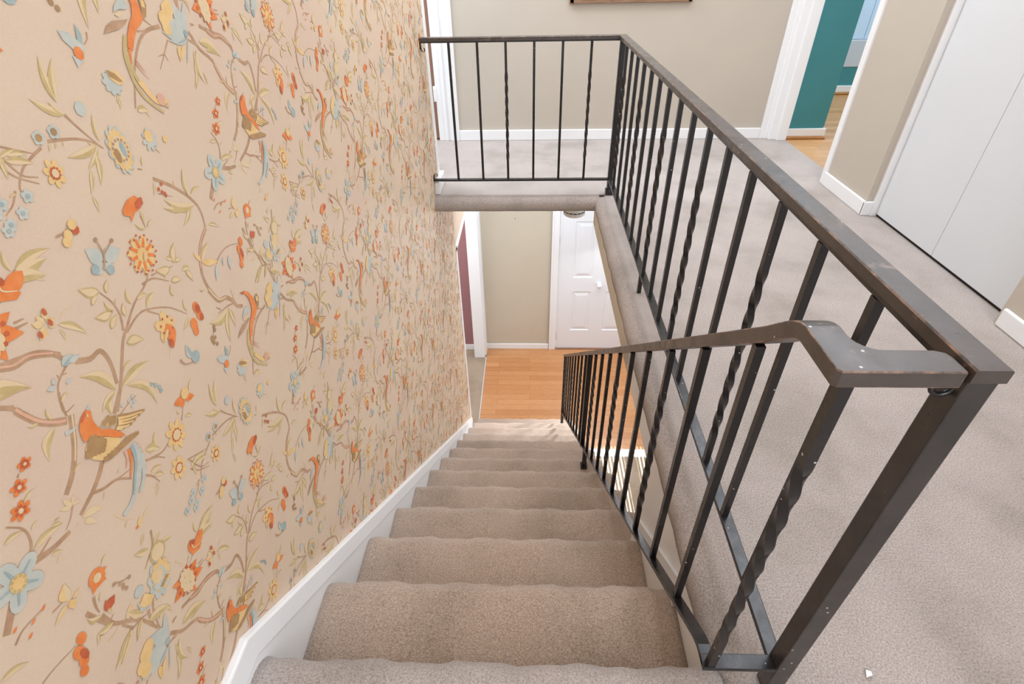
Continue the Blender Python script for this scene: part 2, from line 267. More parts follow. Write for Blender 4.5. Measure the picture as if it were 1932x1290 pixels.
# vector drawing of one repeat of the wallpaper (0.1 mm units)
MOTIF = """
P 1 4 4108 6200 4050 6192 3982 6152 3928 6091 3896 6007 3885 5916 3954 5893 4044 5840 4133 5754 4201 5659 4272 5587 4352 5539 4314 5644 4229 5778 4146 5851 4113 5934 4107 6026 4130 6096 4150 6135 4137 6178
P 2 5 4100 6200 4022 6178 3970 6131 3999 6118 4070 6147
P 4 6 4088 6153 4104 6146 4088 6112 4071 6121
S 6 4 34 40 4124 6185 4183 6216
P 5 3 4150 5895 4203 5928 4279 5926 4407 5827 4328 5748 4254 5785
P 3 4 4198 5882 4250 5899 4319 5873 4366 5827 4307 5788 4240 5820
D 10 5 35 6 100 100 0 4214 5891
D 10 5 35 6 100 100 0 4261 5888
D 10 5 35 6 100 100 0 4270 5834
D 10 5 35 6 100 100 0 4308 5858
D 10 5 35 6 100 100 0 4318 5804
D 10 5 35 6 100 100 0 4345 5839
D 10 5 35 6 100 100 0 4281 5903
S 10 3 64 50 4390 5804 4566 5682 4765 5565
S 3 4 34 50 4382 5793 4558 5671 4721 5584
S 10 3 64 50 4375 5770 4518 5668 4678 5573
S 3 4 34 50 4367 5759 4510 5657 4635 5593
S 10 3 64 50 4357 5746 4466 5657 4589 5577
S 3 4 34 50 4350 5735 4458 5646 4547 5596
S 10 3 64 50 4320 5724 4410 5646 4512 5579
S 3 4 34 50 4313 5713 4402 5636 4472 5598
S 10 3 64 50 4300 5723 4348 5670 4407 5627
S 3 4 34 50 4292 5713 4340 5659 4367 5646
P 3 3 3840 5835 3917 5880 4002 5859 4118 5761 4297 5550 4226 5525 4097 5517 3931 5559 3856 5661 3825 5755
D 10 4 42 6 100 100 0 3833 5759
D 10 4 42 6 100 100 0 3877 5734
D 10 4 42 6 100 100 0 3921 5709
D 10 4 42 6 100 100 0 3966 5684
D 10 4 42 6 100 100 0 4012 5658
D 10 4 42 6 100 100 0 3866 5789
D 10 4 42 6 100 100 0 3910 5765
D 10 4 42 6 100 100 0 3955 5740
D 10 4 42 6 100 100 0 4000 5715
D 10 4 42 6 100 100 0 4046 5689
D 10 4 42 6 100 100 0 3899 5819
D 10 4 42 6 100 100 0 3944 5795
D 10 4 42 6 100 100 0 3988 5770
D 10 4 42 6 100 100 0 4034 5745
D 10 4 42 6 100 100 0 4080 5720
D 10 4 42 6 100 100 0 3933 5849
D 10 4 42 6 100 100 0 3977 5826
D 10 4 42 6 100 100 0 4022 5801
D 10 4 42 6 100 100 0 4068 5776
D 10 4 42 6 100 100 0 3966 5880
D 10 4 42 6 100 100 0 4011 5856
S 10 4 64 60 3947 5555 4044 5499 4090 5494
S 10 4 64 60 4003 5544 4102 5489 4148 5482
S 10 4 64 60 4060 5534 4162 5479 4208 5471
S 10 4 64 60 4118 5523 4223 5469 4269 5459
S 10 4 64 60 4178 5512 4285 5458 4331 5447
S 10 4 64 60 4238 5501 4348 5448 4394 5435
S 10 4 64 60 4299 5489 4413 5437 4458 5423
S 10 4 64 60 4361 5478 4478 5426 4524 5411
S 10 4 69 40 4315 5503 4403 5446 4508 5421
S 6 3 112 50 4354 5364 4334 5169 4234 5001 4070 4871 3913 4780 3752 4767
S 6 3 86 50 4373 5344 4388 5148 4322 4979 4218 4853 4092 4778
S 7 4 60 40 4340 5360 4278 5154 4138 4995 3999 4836
S 9 3 52 40 4237 5397 4204 5279 4130 5208
S 1 3 52 40 4286 5361 4222 5199 4102 5060
S 9 3 17 40 4397 5316 4442 5284
S 9 3 17 40 4398 5256 4443 5223
S 9 3 17 40 4391 5184 4436 5150
S 8 0 77 90 3533 6750 3565 6647 3641 6481 3772 6332 3878 6257
S 9 1 34 90 3539 6758 3571 6655 3647 6490 3779 6341 3874 6274
S 8 0 77 80 3952 6279 3884 6153 3795 5997 3684 5847 3551 5724 3399 5630
S 4 1 26 80 3960 6272 3892 6145 3802 5989 3691 5839
S 8 0 69 70 3936 5553 3822 5463 3660 5382 3507 5335 3381 5296
S 8 0 43 60 3620 5366 3759 5273 3947 5202 4111 5018
S 8 0 26 40 3947 5202 4170 5129
L 5 1 4 34 -20 3733 6310 3481 6067
L 5 1 4 32 12 3759 6408 3772 6549
L 5 1 4 32 12 3626 6481 3519 6538
L 5 1 4 32 12 3608 5744 3742 5762
L 5 1 4 25 12 4000 5246 4062 5289
L 5 1 4 20 12 3732 5249 3668 5176
L 5 1 4 38 15 4359 5887 4488 6103
S 8 0 60 90 4600 6019 4514 5958 4387 5869
S 8 0 34 40 3984 6576 3936 6468 3913 6350 4047 6340
S 8 0 34 40 3913 6350 3908 6299
L 5 1 4 30 12 3943 6477 4065 6488
S 6 2 52 40 3778 6166 3854 6135 3920 6133
S 8 0 22 40 4445 5794 4630 5813 4782 5808
D 6 2 30 6 100 100 0 4539 5864
D 6 2 30 6 100 100 0 4650 5840
D 6 2 30 6 100 100 0 4656 5744
D 6 2 30 6 100 100 0 4721 5847
D 6 2 30 6 100 100 0 4707 5768
L 4 1 0 36 10 3387 5479 3346 5646
L 4 1 0 36 10 3387 5479 3476 5565
L 4 1 0 36 10 3387 5479 3480 5419
L 4 1 0 36 10 3387 5479 3248 5578
L 4 1 0 36 10 3341 5255 3273 5256
L 4 1 0 36 10 3375 5206 3460 5124
L 4 1 0 36 10 3379 5259 3626 5092
L 4 1 0 36 10 3361 5186 3467 5032
S 8 0 26 40 3380 5470 3281 5381 3174 5325
L 5 1 4 30 12 3089 5510 3195 5420
L 8 1 5 50 0 3144 5523 3212 5508
L 5 1 4 25 12 2940 5678 3055 5698
L 5 1 4 22 12 3050 5959 3226 5979
L 5 1 4 45 12 4472 5134 4669 4933
L 5 1 4 35 12 4639 5030 4730 5188
L 5 1 4 30 12 4359 4817 4569 4726
L 5 1 4 40 12 4388 4739 4520 4588
L 5 1 4 25 12 4359 4632 4230 4474
S 8 0 34 40 4379 5025 4550 4910 4670 4761
S 8 0 34 40 4285 4865 4360 4752 4409 4579
F 1 2 82 5 55 12 110 90 0 3284 6267
D 4 3 20 8 100 100 0 3284 6267
D 2 3 20 5 100 100 0 3317 6267
D 2 3 20 5 100 100 0 3300 6295
D 2 3 20 5 100 100 0 3268 6295
D 2 3 20 5 100 100 0 3251 6267
D 2 3 20 5 100 100 0 3268 6238
D 2 3 20 5 100 100 0 3300 6238
F 1 2 96 5 55 12 110 90 0 3112 6126
D 4 3 24 8 100 100 0 3112 6126
D 2 3 20 5 100 100 0 3150 6126
D 2 3 20 5 100 100 0 3131 6159
D 2 3 20 5 100 100 0 3093 6159
D 2 3 20 5 100 100 0 3074 6126
D 2 3 20 5 100 100 0 3093 6093
D 2 3 20 5 100 100 0 3131 6093
F 1 2 115 6 55 12 110 90 0 2986 5928
D 4 3 29 8 100 100 0 2986 5928
D 2 3 20 5 100 100 0 3032 5928
D 2 3 20 5 100 100 0 3009 5967
D 2 3 20 5 100 100 0 2963 5967
D 2 3 20 5 100 100 0 2940 5928
D 2 3 20 5 100 100 0 2963 5888
D 2 3 20 5 100 100 0 3009 5888
S 8 0 26 40 3160 6210 3192 6234
L 3 2 0 60 0 3825 4415 3914 4536
L 3 1 0 30 0 3932 4465 4027 4513
L 1 1 0 50 0 3766 4458 3842 4437
S 4 0 26 40 3678 4894 3725 4731 3835 4583
L 5 1 4 30 12 3679 4610 3755 4654
S 8 0 56 40 4433 5856 4707 6124 4996 6470 5165 6588 5432 6753 5762 6865 5982 7055
S 8 0 39 40 5093 6586 5161 6774 5146 6960 5059 7148
S 8 0 26 40 5089 6860 4984 6917
S 8 0 34 40 5126 6536 5377 6603 5586 6572 5942 6369 6206 6091
S 8 0 26 40 5573 6554 5738 6388
S 8 0 34 40 5695 6879 5909 6846 6157 6662
S 8 0 26 40 5901 6891 6045 6863 6344 6794
L 5 1 0 50 8 5065 7156 4819 7328
L 4 2 0 40 9 5047 7169 4838 7315
L 5 1 0 50 8 4874 7085 5025 7145
L 4 2 0 40 9 4885 7090 5013 7140
L 5 1 0 50 8 5140 7086 5238 7219
L 4 2 0 40 9 5147 7095 5231 7209
L 5 1 0 50 8 5074 6862 4822 6952
L 4 2 0 40 9 5055 6869 4841 6945
L 5 1 0 50 8 4942 6706 5133 6805
L 4 2 0 40 9 4955 6713 5117 6797
L 5 1 0 50 8 5219 6709 5285 6872
L 4 2 0 40 9 5223 6721 5280 6859
L 5 1 0 50 8 6382 6814 6556 7052
L 4 2 0 40 9 6394 6831 6542 7033
L 5 1 0 50 8 6413 6825 6570 6784
L 4 2 0 40 9 6423 6823 6557 6788
L 5 1 0 50 8 6274 6790 6000 6915
L 4 2 0 40 9 6254 6799 6021 6905
L 5 1 0 50 8 6541 6615 6609 6400
L 4 2 0 40 9 6546 6600 6603 6418
L 5 1 0 50 8 6189 6644 6391 6541
L 4 2 0 40 9 6202 6637 6374 6550
L 5 1 0 50 8 6113 6448 6144 6614
L 4 2 0 40 9 6115 6460 6142 6601
L 5 1 0 50 8 5037 6439 5304 6296
L 4 2 0 40 9 5055 6430 5282 6308
L 5 1 0 50 8 6128 6830 6117 6727
L 4 2 0 40 9 6127 6823 6118 6736
L 5 1 4 40 12 5112 6870 5046 7036
L 5 1 4 40 12 5394 6777 5424 6988
L 5 1 4 40 12 5509 6782 5702 6729
L 5 1 4 40 12 5587 6599 5820 6698
L 5 1 4 40 12 6280 6950 6413 6825
L 5 1 4 40 12 6473 6653 6670 6587
L 5 1 4 40 12 5179 6914 5235 6967
F 3 2 266 7 62 10 100 100 0 5922 7188
S 1 3 52 60 6014 7207 6131 7230
S 1 3 52 60 5980 7261 6055 7355
S 1 3 52 60 5920 7281 5917 7401
S 1 3 52 60 5860 7258 5781 7348
S 1 3 52 60 5830 7202 5711 7220
S 1 3 52 60 5843 7139 5740 7077
S 1 3 52 60 5892 7100 5854 6986
S 1 3 52 60 5956 7101 6000 6990
S 1 3 52 60 6004 7143 6109 7086
D 2 3 18 5 100 100 0 6142 7188
D 2 3 18 5 100 100 0 6163 7259
D 2 3 18 5 100 100 0 6107 7307
D 2 3 18 5 100 100 0 6086 7377
D 2 3 18 5 100 100 0 6013 7388
D 2 3 18 5 100 100 0 5958 7436
D 2 3 18 5 100 100 0 5891 7405
D 2 3 18 5 100 100 0 5818 7416
D 2 3 18 5 100 100 0 5778 7354
D 2 3 18 5 100 100 0 5711 7324
D 2 3 18 5 100 100 0 5711 7250
D 2 3 18 5 100 100 0 5671 7188
D 2 3 18 5 100 100 0 5711 7126
D 2 3 18 5 100 100 0 5711 7052
D 2 3 18 5 100 100 0 5778 7022
D 2 3 18 5 100 100 0 5818 6960
D 2 3 18 5 100 100 0 5891 6971
D 2 3 18 5 100 100 0 5958 6940
D 2 3 18 5 100 100 0 6013 6988
D 2 3 18 5 100 100 0 6086 6999
D 2 3 18 5 100 100 0 6107 7069
D 2 3 18 5 100 100 0 6163 7117
L 5 4 4 35 0 5896 7100 5963 7217
F 3 2 212 5 55 10 100 114 0 5725 6195
L 1 3 0 60 10 5754 6233 5683 5864
D 2 4 60 8 80 120 0 5683 5956
L 4 4 3 35 0 5740 6155 5569 6041
D 2 3 20 5 100 100 0 5874 6204
D 2 3 20 5 100 100 0 5829 6298
D 2 3 20 5 100 100 0 5727 6321
D 2 3 20 5 100 100 0 5646 6256
D 2 3 20 5 100 100 0 5646 6152
D 2 3 20 5 100 100 0 5727 6087
D 2 3 20 5 100 100 0 5829 6110
S 4 0 34 40 5639 5897 5538 5790
D 1 2 88 9 85 110 0 6430 6052
D 1 2 85 9 85 110 0 6439 5920
D 1 2 96 9 85 110 0 6248 5875
D 1 2 76 9 85 110 0 6228 5777
D 2 3 67 9 80 110 0 6451 6023
D 2 3 56 9 80 110 0 6459 5875
L 5 1 4 30 12 6245 6111 6251 6318
L 5 1 4 35 12 6200 6049 5998 5941
L 6 2 0 80 5 5327 7427 5167 7643
L 6 2 0 80 5 5339 7421 5630 7410
L 6 2 0 75 5 5307 7391 5088 7375
L 6 2 0 75 5 5321 7384 5373 7214
D 7 3 60 8 100 100 0 5160 7391
D 7 3 60 8 100 100 0 5352 7285
S 8 3 34 40 5259 7325 5364 7476 5363 7666
S 8 3 26 40 5368 7474 5568 7556
D 8 3 28 6 100 100 0 5363 7666
D 8 3 28 6 100 100 0 5568 7556
L 6 2 7 55 5 5906 5513 5910 5754
D 7 2 100 9 100 100 0 5992 5469
S 8 3 30 40 5691 5653 5744 5529 5924 5433
S 8 0 69 80 3612 7200 3770 7101 3954 7075 4170 6939 4233 6830
S 8 0 69 70 4336 6711 4509 6610 4670 6599 4702 6403 4635 6130
S 9 1 26 80 3620 7210 3778 7112 3962 7087 4179 6951
L 6 2 7 70 5 4180 6777 4355 6794
L 6 2 0 50 0 4270 6752 4427 6738
L 6 2 0 60 0 3991 6645 3885 6690
L 6 2 0 60 0 3994 6667 4007 6753
L 6 2 0 50 0 4101 6598 4193 6593
S 8 0 30 40 4241 6751 4086 6685 3992 6594 3916 6347
S 8 0 17 40 4078 6692 4076 6742
S 8 0 17 40 4132 6694 4185 6675
L 5 1 4 30 -15 4581 6079 4268 6542
L 5 1 4 28 8 4679 6048 5217 6016
L 5 1 4 25 12 4798 6187 4983 6219
L 5 1 4 30 -10 4564 6079 4258 5998
L 4 1 5 22 22 4739 6010 4984 5449
L 5 1 4 30 12 3950 6482 4067 6514
L 5 1 4 30 12 3751 6406 3772 6537
L 4 1 5 30 15 3432 6956 3792 6810
D 7 2 32 6 100 100 0 5057 5744
D 7 2 32 6 100 100 0 5113 5680
D 7 2 32 6 100 100 0 5149 5616
D 7 2 32 6 100 100 0 5147 5555
S 8 0 17 40 5040 5775 5132 5678 5153 5534
L 3 2 4 70 5 4278 7256 4240 7368
L 3 2 4 70 5 4307 7279 4374 7386
L 3 2 4 70 5 4305 7259 4400 7216
L 3 2 4 70 5 4256 7227 4131 7140
L 3 2 4 70 5 4251 7252 4159 7338
L 3 2 4 70 5 4300 7218 4356 7157
D 2 4 36 7 70 120 0 4339 7355
D 2 4 36 7 70 120 0 4333 7229
D 2 4 36 7 70 120 0 4169 7190
L 5 1 4 25 10 4398 7161 4636 6863
L 5 1 4 25 12 4382 7104 4370 6962
L 4 1 0 12 0 4454 7202 4631 7242
S 8 0 34 40 4002 7385 4141 7361
L 5 1 4 28 12 4292 7851 4327 8057
L 5 1 4 25 8 4333 7848 4796 7840
L 5 1 4 20 12 4338 7826 4524 7752
L 5 1 4 22 10 4227 7821 4552 7594
S 8 0 26 40 4212 7801 4333 7848
L 1 2 0 70 0 5413 5145 5216 5229
L 1 2 0 70 0 5413 5145 5310 5070
L 1 2 0 60 0 5435 5142 5630 5033
D 3 3 90 8 100 100 0 5480 5204
L 5 1 4 20 12 5577 5168 5738 5284
F 3 2 219 8 60 0 95 110 0 5007 4850
F 1 3 98 9 80 0 100 100 0 5007 4850
D 4 4 79 10 100 100 0 5007 4850
D 2 5 16 5 100 100 0 5094 4850
D 2 5 16 5 100 100 0 5077 4901
D 2 5 16 5 100 100 0 5034 4933
D 2 5 16 5 100 100 0 4980 4933
D 2 5 16 5 100 100 0 4936 4901
D 2 5 16 5 100 100 0 4919 4850
D 2 5 16 5 100 100 0 4936 4798
D 2 5 16 5 100 100 0 4980 4766
D 2 5 16 5 100 100 0 5034 4766
D 2 5 16 5 100 100 0 5077 4798
F 3 2 170 7 60 0 95 110 0 4766 4438
F 1 3 76 9 80 0 100 100 0 4766 4438
D 4 4 61 10 100 100 0 4766 4438
D 2 5 16 5 100 100 0 4834 4438
D 2 5 16 5 100 100 0 4821 4478
D 2 5 16 5 100 100 0 4787 4503
D 2 5 16 5 100 100 0 4745 4503
D 2 5 16 5 100 100 0 4711 4478
D 2 5 16 5 100 100 0 4698 4438
D 2 5 16 5 100 100 0 4711 4398
D 2 5 16 5 100 100 0 4745 4373
D 2 5 16 5 100 100 0 4787 4373
D 2 5 16 5 100 100 0 4821 4398
F 3 2 138 7 60 0 95 110 0 5483 3927
F 1 3 62 9 80 0 100 100 0 5483 3927
D 4 4 50 10 100 100 0 5483 3927
D 2 5 16 5 100 100 0 5538 3927
D 2 5 16 5 100 100 0 5528 3959
D 2 5 16 5 100 100 0 5500 3979
D 2 5 16 5 100 100 0 5466 3979
D 2 5 16 5 100 100 0 5439 3959
D 2 5 16 5 100 100 0 5428 3927
D 2 5 16 5 100 100 0 5439 3894
D 2 5 16 5 100 100 0 5466 3874
D 2 5 16 5 100 100 0 5500 3874
D 2 5 16 5 100 100 0 5528 3894
S 8 0 26 40 5206 4928 5353 5064
L 5 1 4 40 12 5238 5036 5213 5130
L 5 1 4 40 12 5299 4923 5422 4819
L 5 1 4 40 12 4637 5005 4739 5201
L 5 1 4 40 12 4600 5012 4483 5126
S 8 0 34 40 4435 4987 4667 4873 4867 4883
S 8 0 26 40 4988 4343 5111 4047 5283 3954
S 8 0 22 40 4959 4377 5374 4161
L 5 1 4 35 12 5078 4238 5289 4169
L 5 1 4 35 12 5001 4286 4961 4117
F 6 2 71 5 70 0 100 100 0 5053 3848
D 7 3 25 6 100 100 0 5053 3848
F 6 2 69 5 70 0 100 100 0 4760 3882
D 7 3 25 6 100 100 0 4760 3882
F 6 2 70 5 70 0 100 100 0 4909 3732
D 7 3 25 6 100 100 0 4909 3732
F 6 2 69 5 70 0 100 100 0 4732 3689
D 7 3 25 6 100 100 0 4732 3689
F 6 2 68 5 70 0 100 100 0 4664 3827
D 7 3 25 6 100 100 0 4664 3827
F 6 2 68 5 70 0 100 100 0 4518 3777
D 7 3 25 6 100 100 0 4518 3777
F 6 2 69 5 70 0 100 100 0 4675 3651
D 7 3 25 6 100 100 0 4675 3651
S 8 0 26 40 4968 3932 4867 3834 4738 3775
F 6 2 287 12 82 6 72 105 0 6337 8371
F 3 3 241 14 85 0 72 105 0 6337 8371
D 4 4 158 14 75 105 0 6337 8371
D 8 5 22 5 100 100 0 6458 8371
D 8 5 22 5 100 100 0 6446 8424
D 8 5 22 5 100 100 0 6413 8466
D 8 5 22 5 100 100 0 6364 8489
D 8 5 22 5 100 100 0 6311 8489
D 8 5 22 5 100 100 0 6262 8466
D 8 5 22 5 100 100 0 6229 8424
D 8 5 22 5 100 100 0 6217 8371
D 8 5 22 5 100 100 0 6229 8319
D 8 5 22 5 100 100 0 6262 8277
D 8 5 22 5 100 100 0 6311 8253
D 8 5 22 5 100 100 0 6364 8253
D 8 5 22 5 100 100 0 6413 8277
D 8 5 22 5 100 100 0 6446 8319
D 7 5 86 10 50 110 0 6377 8371
D 10 5 80 10 60 110 0 6257 8331
F 6 2 167 9 75 8 100 85 -60 6683 9047
P 3 3 6668 9181 6829 9154 6903 9045 6835 8999 6759 9013 6662 9108
P 10 4 6674 9190 6781 9134 6860 9033 6808 9033 6674 9124
L 5 1 4 40 12 6672 8894 6642 8762
F 6 2 156 8 60 10 100 100 0 6921 8331
D 3 3 80 9 100 100 0 6915 8377
D 3 2 50 7 100 100 0 7221 8258
S 8 0 17 40 6952 8209 7020 8131
S 8 0 34 40 5790 8905 5897 8732 6078 8489
S 8 0 34 40 5420 8736 5741 8672 5962 8582 6105 8461
S 8 0 34 40 5312 8706 5147 8660 4982 8592 4853 8463 4850 8367
S 8 0 26 40 4748 8737 4871 8561 5075 8418
L 5 1 4 25 6 5790 8905 5455 9140
L 5 1 4 25 6 5778 8907 5656 9073
L 5 1 4 25 6 5765 9032 5814 9468
L 5 1 4 25 6 5776 9064 5975 9420
L 5 1 4 25 6 6089 8546 6163 8834
L 5 1 4 25 6 6026 8524 5555 8532
L 5 1 4 25 6 5982 8527 5913 8596
L 5 1 4 25 6 6015 8488 5738 8338
L 5 1 4 25 6 5954 8447 5812 8128
L 5 1 4 25 6 5773 8326 5620 8097
L 5 1 4 25 6 5620 8077 5601 7884
L 5 1 4 25 6 6590 8096 6655 8210
L 5 1 4 25 6 7053 8646 7107 8558
L 5 1 4 30 5 4826 8760 5009 8779
L 5 1 4 30 5 4857 8718 5139 8601
L 5 1 4 30 5 4807 8734 4782 8559
L 5 1 4 30 5 5419 8718 5376 8642
L 5 1 4 30 5 5498 8705 5465 8642
L 5 1 4 30 5 5590 8688 5578 8636
L 5 1 4 30 5 4696 8427 4792 8425
F 6 2 75 5 75 0 100 100 0 5330 8796
D 10 3 40 7 100 100 0 5330 8796
F 6 2 77 5 75 0 100 100 0 5542 8799
D 10 3 40 7 100 100 0 5542 8799
D 6 2 80 7 100 100 0 6030 8911
S 8 0 47 80 6686 7902 6967 7704 7229 7451 7379 7201 7356 6913
L 5 1 4 25 10 7249 7443 7334 7825
L 5 1 4 25 10 7303 7449 7595 7459
L 5 1 4 25 10 7157 7386 6636 7521
L 5 1 4 25 10 7192 7332 6881 7142
L 5 1 4 25 10 6658 7865 6564 7709
L 5 1 4 25 10 7039 7677 7054 7759
L 5 1 4 25 10 7289 7292 6716 7601
L 5 1 4 25 10 7443 6917 7679 6766
D 2 2 30 5 100 100 0 6700 7754
D 2 2 30 5 100 100 0 6746 7700
D 2 2 30 5 100 100 0 6792 7792
D 2 2 30 5 100 100 0 6782 7662
D 2 2 30 5 100 100 0 6785 7636
S 8 0 17 40 6666 7706 6913 7568
S 8 0 26 40 6494 8094 6564 8060
P 1 3 6223 7853 6079 7853 5934 7777 5923 7714 6011 7664 5988 7593 6113 7679 6205 7676 6310 7715 6327 7790 6261 7804
P 2 4 6261 7804 6165 7773 6154 7708 6217 7682 6310 7715 6327 7790
L 5 1 4 30 12 6212 7661 6177 7509
S 8 0 34 40 6187 7600 6181 7434
L 5 1 4 30 12 6217 7430 6354 7479
L 5 1 4 30 12 6181 7434 6028 7563
P 1 4 7557 5619 7711 5564 7795 5496 7866 5359 7893 5203 7880 5088 7782 5028 7662 4984 7547 4885 7442 4780 7379 4835 7456 4949 7586 5071 7690 5142 7747 5244 7746 5383 7700 5504 7636 5551
P 2 5 7557 5619 7713 5566 7646 5542 7601 5569
P 4 5 7691 5559 7725 5538 7705 5529
P 6 3 7654 5304 7675 5239 7618 5207 7493 5221 7372 5200 7427 5265 7530 5316
P 8 3 7581 5110 7495 5063 7350 5025 7065 5012 7166 5085 7288 5120 7479 5110
P 4 2 7476 5198 7530 5179 7434 5140 7379 5178
P 10 3 7926 5322 8023 5332 8053 5225 7965 5104 7821 5056 7886 5120 7923 5220
P 3 4 7963 5299 8025 5261 7998 5190 7935 5212
S 1 3 52 40 7397 4813 7336 4658
S 9 3 24 40 7444 4687 7491 4606 7548 4535
S 9 3 24 40 7418 4651 7482 4543 7556 4445
S 5 2 77 50 7430 4950 7297 4778 7259 4625 7261 4437 7344 4256 7592 4026
S 5 2 69 50 7329 4790 7309 4550 7440 4286 7736 4061
S 3 2 86 60 7350 4461 7521 4192 7769 4134
D 9 3 80 8 100 100 0 7630 4184
S 8 0 52 50 8186 4971 7935 4963 7727 4904 7546 4777 7337 4565 7087 4199
S 8 0 26 40 7905 5072 8017 4999
S 8 0 26 40 7685 4968 7825 4963
S 8 0 86 70 6849 6108 6906 5969 6991 5824 7175 5763 7310 5623 7384 5469 7526 5378
S 4 1 34 70 6856 6118 6913 5979 7001 5836 7183 5774
S 8 0 34 40 7328 5563 7132 5624 6848 5667
S 8 0 26 40 6944 5683 6850 5782
L 5 1 4 30 15 7136 5589 6559 5677
L 5 1 4 24 -10 7118 5585 6864 5075
L 5 1 4 30 8 7136 5589 7125 5201
L 4 1 0 12 0 7374 5583 7377 5837
L 4 1 0 12 0 7369 5618 7450 5730
D 10 2 35 6 100 100 0 6613 5514
D 10 2 35 6 100 100 0 6482 5465
D 10 2 35 6 100 100 0 6552 5413
D 10 2 35 6 100 100 0 6469 5410
D 10 2 35 6 100 100 0 6485 5359
D 10 2 35 6 100 100 0 6539 5302
D 10 2 35 6 100 100 0 6625 5568
S 8 0 19 40 6633 5578 6525 5450 6481 5353
P 6 2 6395 5125 6533 5083 6664 4946 6635 4865 6500 4922 6409 5030
P 7 2 6674 5159 6709 5048 6664 4946 6608 4990
P 6 2 6443 4883 6577 4807 6451 4755
D 1 3 70 7 100 100 0 6546 4885
S 8 0 26 40 6807 5059 6776 4996 6699 4953
L 6 2 0 60 5 8731 4918 8193 4902
L 6 2 0 70 5 8794 4917 8596 5210
L 6 2 0 40 5 8713 4835 8336 4772
L 6 2 0 22 5 8790 4882 8932 5135
L 3 2 0 50 5 8456 4713 8375 4517
D 3 3 100 8 100 100 0 8439 5132
D 3 3 100 8 100 100 0 8316 5044
D 3 3 100 8 100 100 0 8324 4947
D 3 3 100 8 100 100 0 8517 5157
S 8 0 24 40 8259 4804 8077 4663 7867 4508
S 8 0 17 40 8055 4660 7915 4653
S 8 0 17 40 8077 4663 8106 4567
L 5 1 4 12 12 8789 4613 8497 4153
L 5 1 4 20 12 8860 4309 8863 4122
S 8 0 52 40 8825 4842 8955 4626 9262 4394
S 8 0 26 40 8631 4781 8882 4710
L 5 1 4 50 12 7100 4168 7310 4109
L 5 1 4 40 12 6874 4398 6805 4326
F 6 2 265 9 78 7 85 114 -35 3629 3553
F 3 3 217 9 80 0 85 110 -35 3669 3573
F 6 4 164 7 80 0 85 110 -35 3629 3553
F 4 5 111 7 75 0 90 110 -35 3629 3613
D 3 6 64 9 80 120 -30 3593 3677
S 10 6 26 40 3569 3452 3615 3397
S 10 6 26 40 3595 3457 3642 3402
S 10 6 26 40 3623 3463 3670 3407
S 10 6 26 40 3650 3468 3697 3413
S 10 6 26 40 3677 3473 3725 3418
S 10 6 26 40 3705 3479 3753 3424
P 3 3 3357 3667 3438 3484 3340 3426 3247 3519 3214 3615
P 6 2 3217 3670 3293 3581 3389 3455 3311 3423 3190 3512
D 6 2 80 8 100 100 0 3327 3768
L 1 2 0 55 0 3915 2977 4228 3030
L 1 2 0 55 0 3915 2977 4228 2785
L 1 2 0 55 0 3904 2963 3941 2662
L 1 2 0 55 0 3890 2989 3576 2976
L 1 2 0 55 0 3900 3003 3691 3194
L 1 2 0 55 0 3928 3018 4056 3192
D 1 2 180 12 80 110 0 3915 2977
D 2 3 30 5 100 100 0 4105 2977
D 2 3 30 5 100 100 0 4079 3072
D 2 3 30 5 100 100 0 4010 3141
D 2 3 30 5 100 100 0 3915 3167
D 2 3 30 5 100 100 0 3820 3141
D 2 3 30 5 100 100 0 3750 3072
D 2 3 30 5 100 100 0 3725 2977
D 2 3 30 5 100 100 0 3750 2882
D 2 3 30 5 100 100 0 3820 2812
D 2 3 30 5 100 100 0 3915 2787
D 2 3 30 5 100 100 0 4010 2812
D 2 3 30 5 100 100 0 4079 2882
F 4 4 180 11 85 0 80 125 0 3915 2977
S 5 5 26 40 3960 2993 3980 2997
S 5 5 26 40 3880 2975 3865 2976
S 5 5 26 40 3933 2911 3944 2878
S 5 5 26 40 3907 3056 3901 3092
P 1 2 4220 3370 4285 3389 4348 3289 4398 3165 4437 3119 4359 3086 4212 3151 4184 3275
P 2 3 4290 3396 4351 3316 4336 3263 4256 3281 4246 3359
S 4 3 26 40 4277 3310 4283 3223 4406 3152
S 8 0 17 40 4148 3226 4076 3174
S 8 0 17 40 4212 3151 4106 3123
S 8 0 26 40 4199 2918 4309 2895
L 1 2 0 55 0 3082 4535 3239 4515
L 1 2 0 55 0 3086 4526 3147 4391
L 1 2 0 55 0 3069 4532 2938 4424
L 1 2 0 55 0 3081 4548 3061 4647
L 1 2 0 55 0 3077 4543 3130 4628
D 1 2 120 9 100 100 0 3082 4535
D 4 3 60 7 100 100 0 3082 4535
L 5 1 4 25 12 3209 4592 3330 4640
P 2 2 2963 4172 3028 4170 3104 4121 3040 4049 2983 4049 2930 4112
L 5 1 4 50 12 2944 4085 2945 3982
S 8 0 26 40 3175 4233 3257 4140 3353 4075
D 8 1 30 5 100 100 0 3171 4227
D 8 1 30 5 100 100 0 3352 4073
D 8 1 30 5 100 100 0 3224 4143
D 8 1 30 5 100 100 0 3241 4086
D 8 1 30 5 100 100 0 3249 4000
D 8 1 30 5 100 100 0 3228 4053
S 8 0 43 40 2930 4399 2882 4278 2867 4171
S 8 0 52 40 2863 4109 2886 3917 2927 3771
S 8 0 34 40 2946 3701 3013 3496 3106 3468 3239 3381
S 8 0 52 40 3272 3407 3229 3275 3210 3136
S 8 0 43 40 3404 3457 3299 3258 3236 2980
S 8 0 22 40 2899 3934 2968 3951
S 8 0 26 40 2715 3937 2857 3847
L 5 1 4 40 20 2851 4121 2741 4294
L 5 1 4 25 12 2945 4263 3023 4355
L 4 1 0 12 10 2923 3750 2697 3781
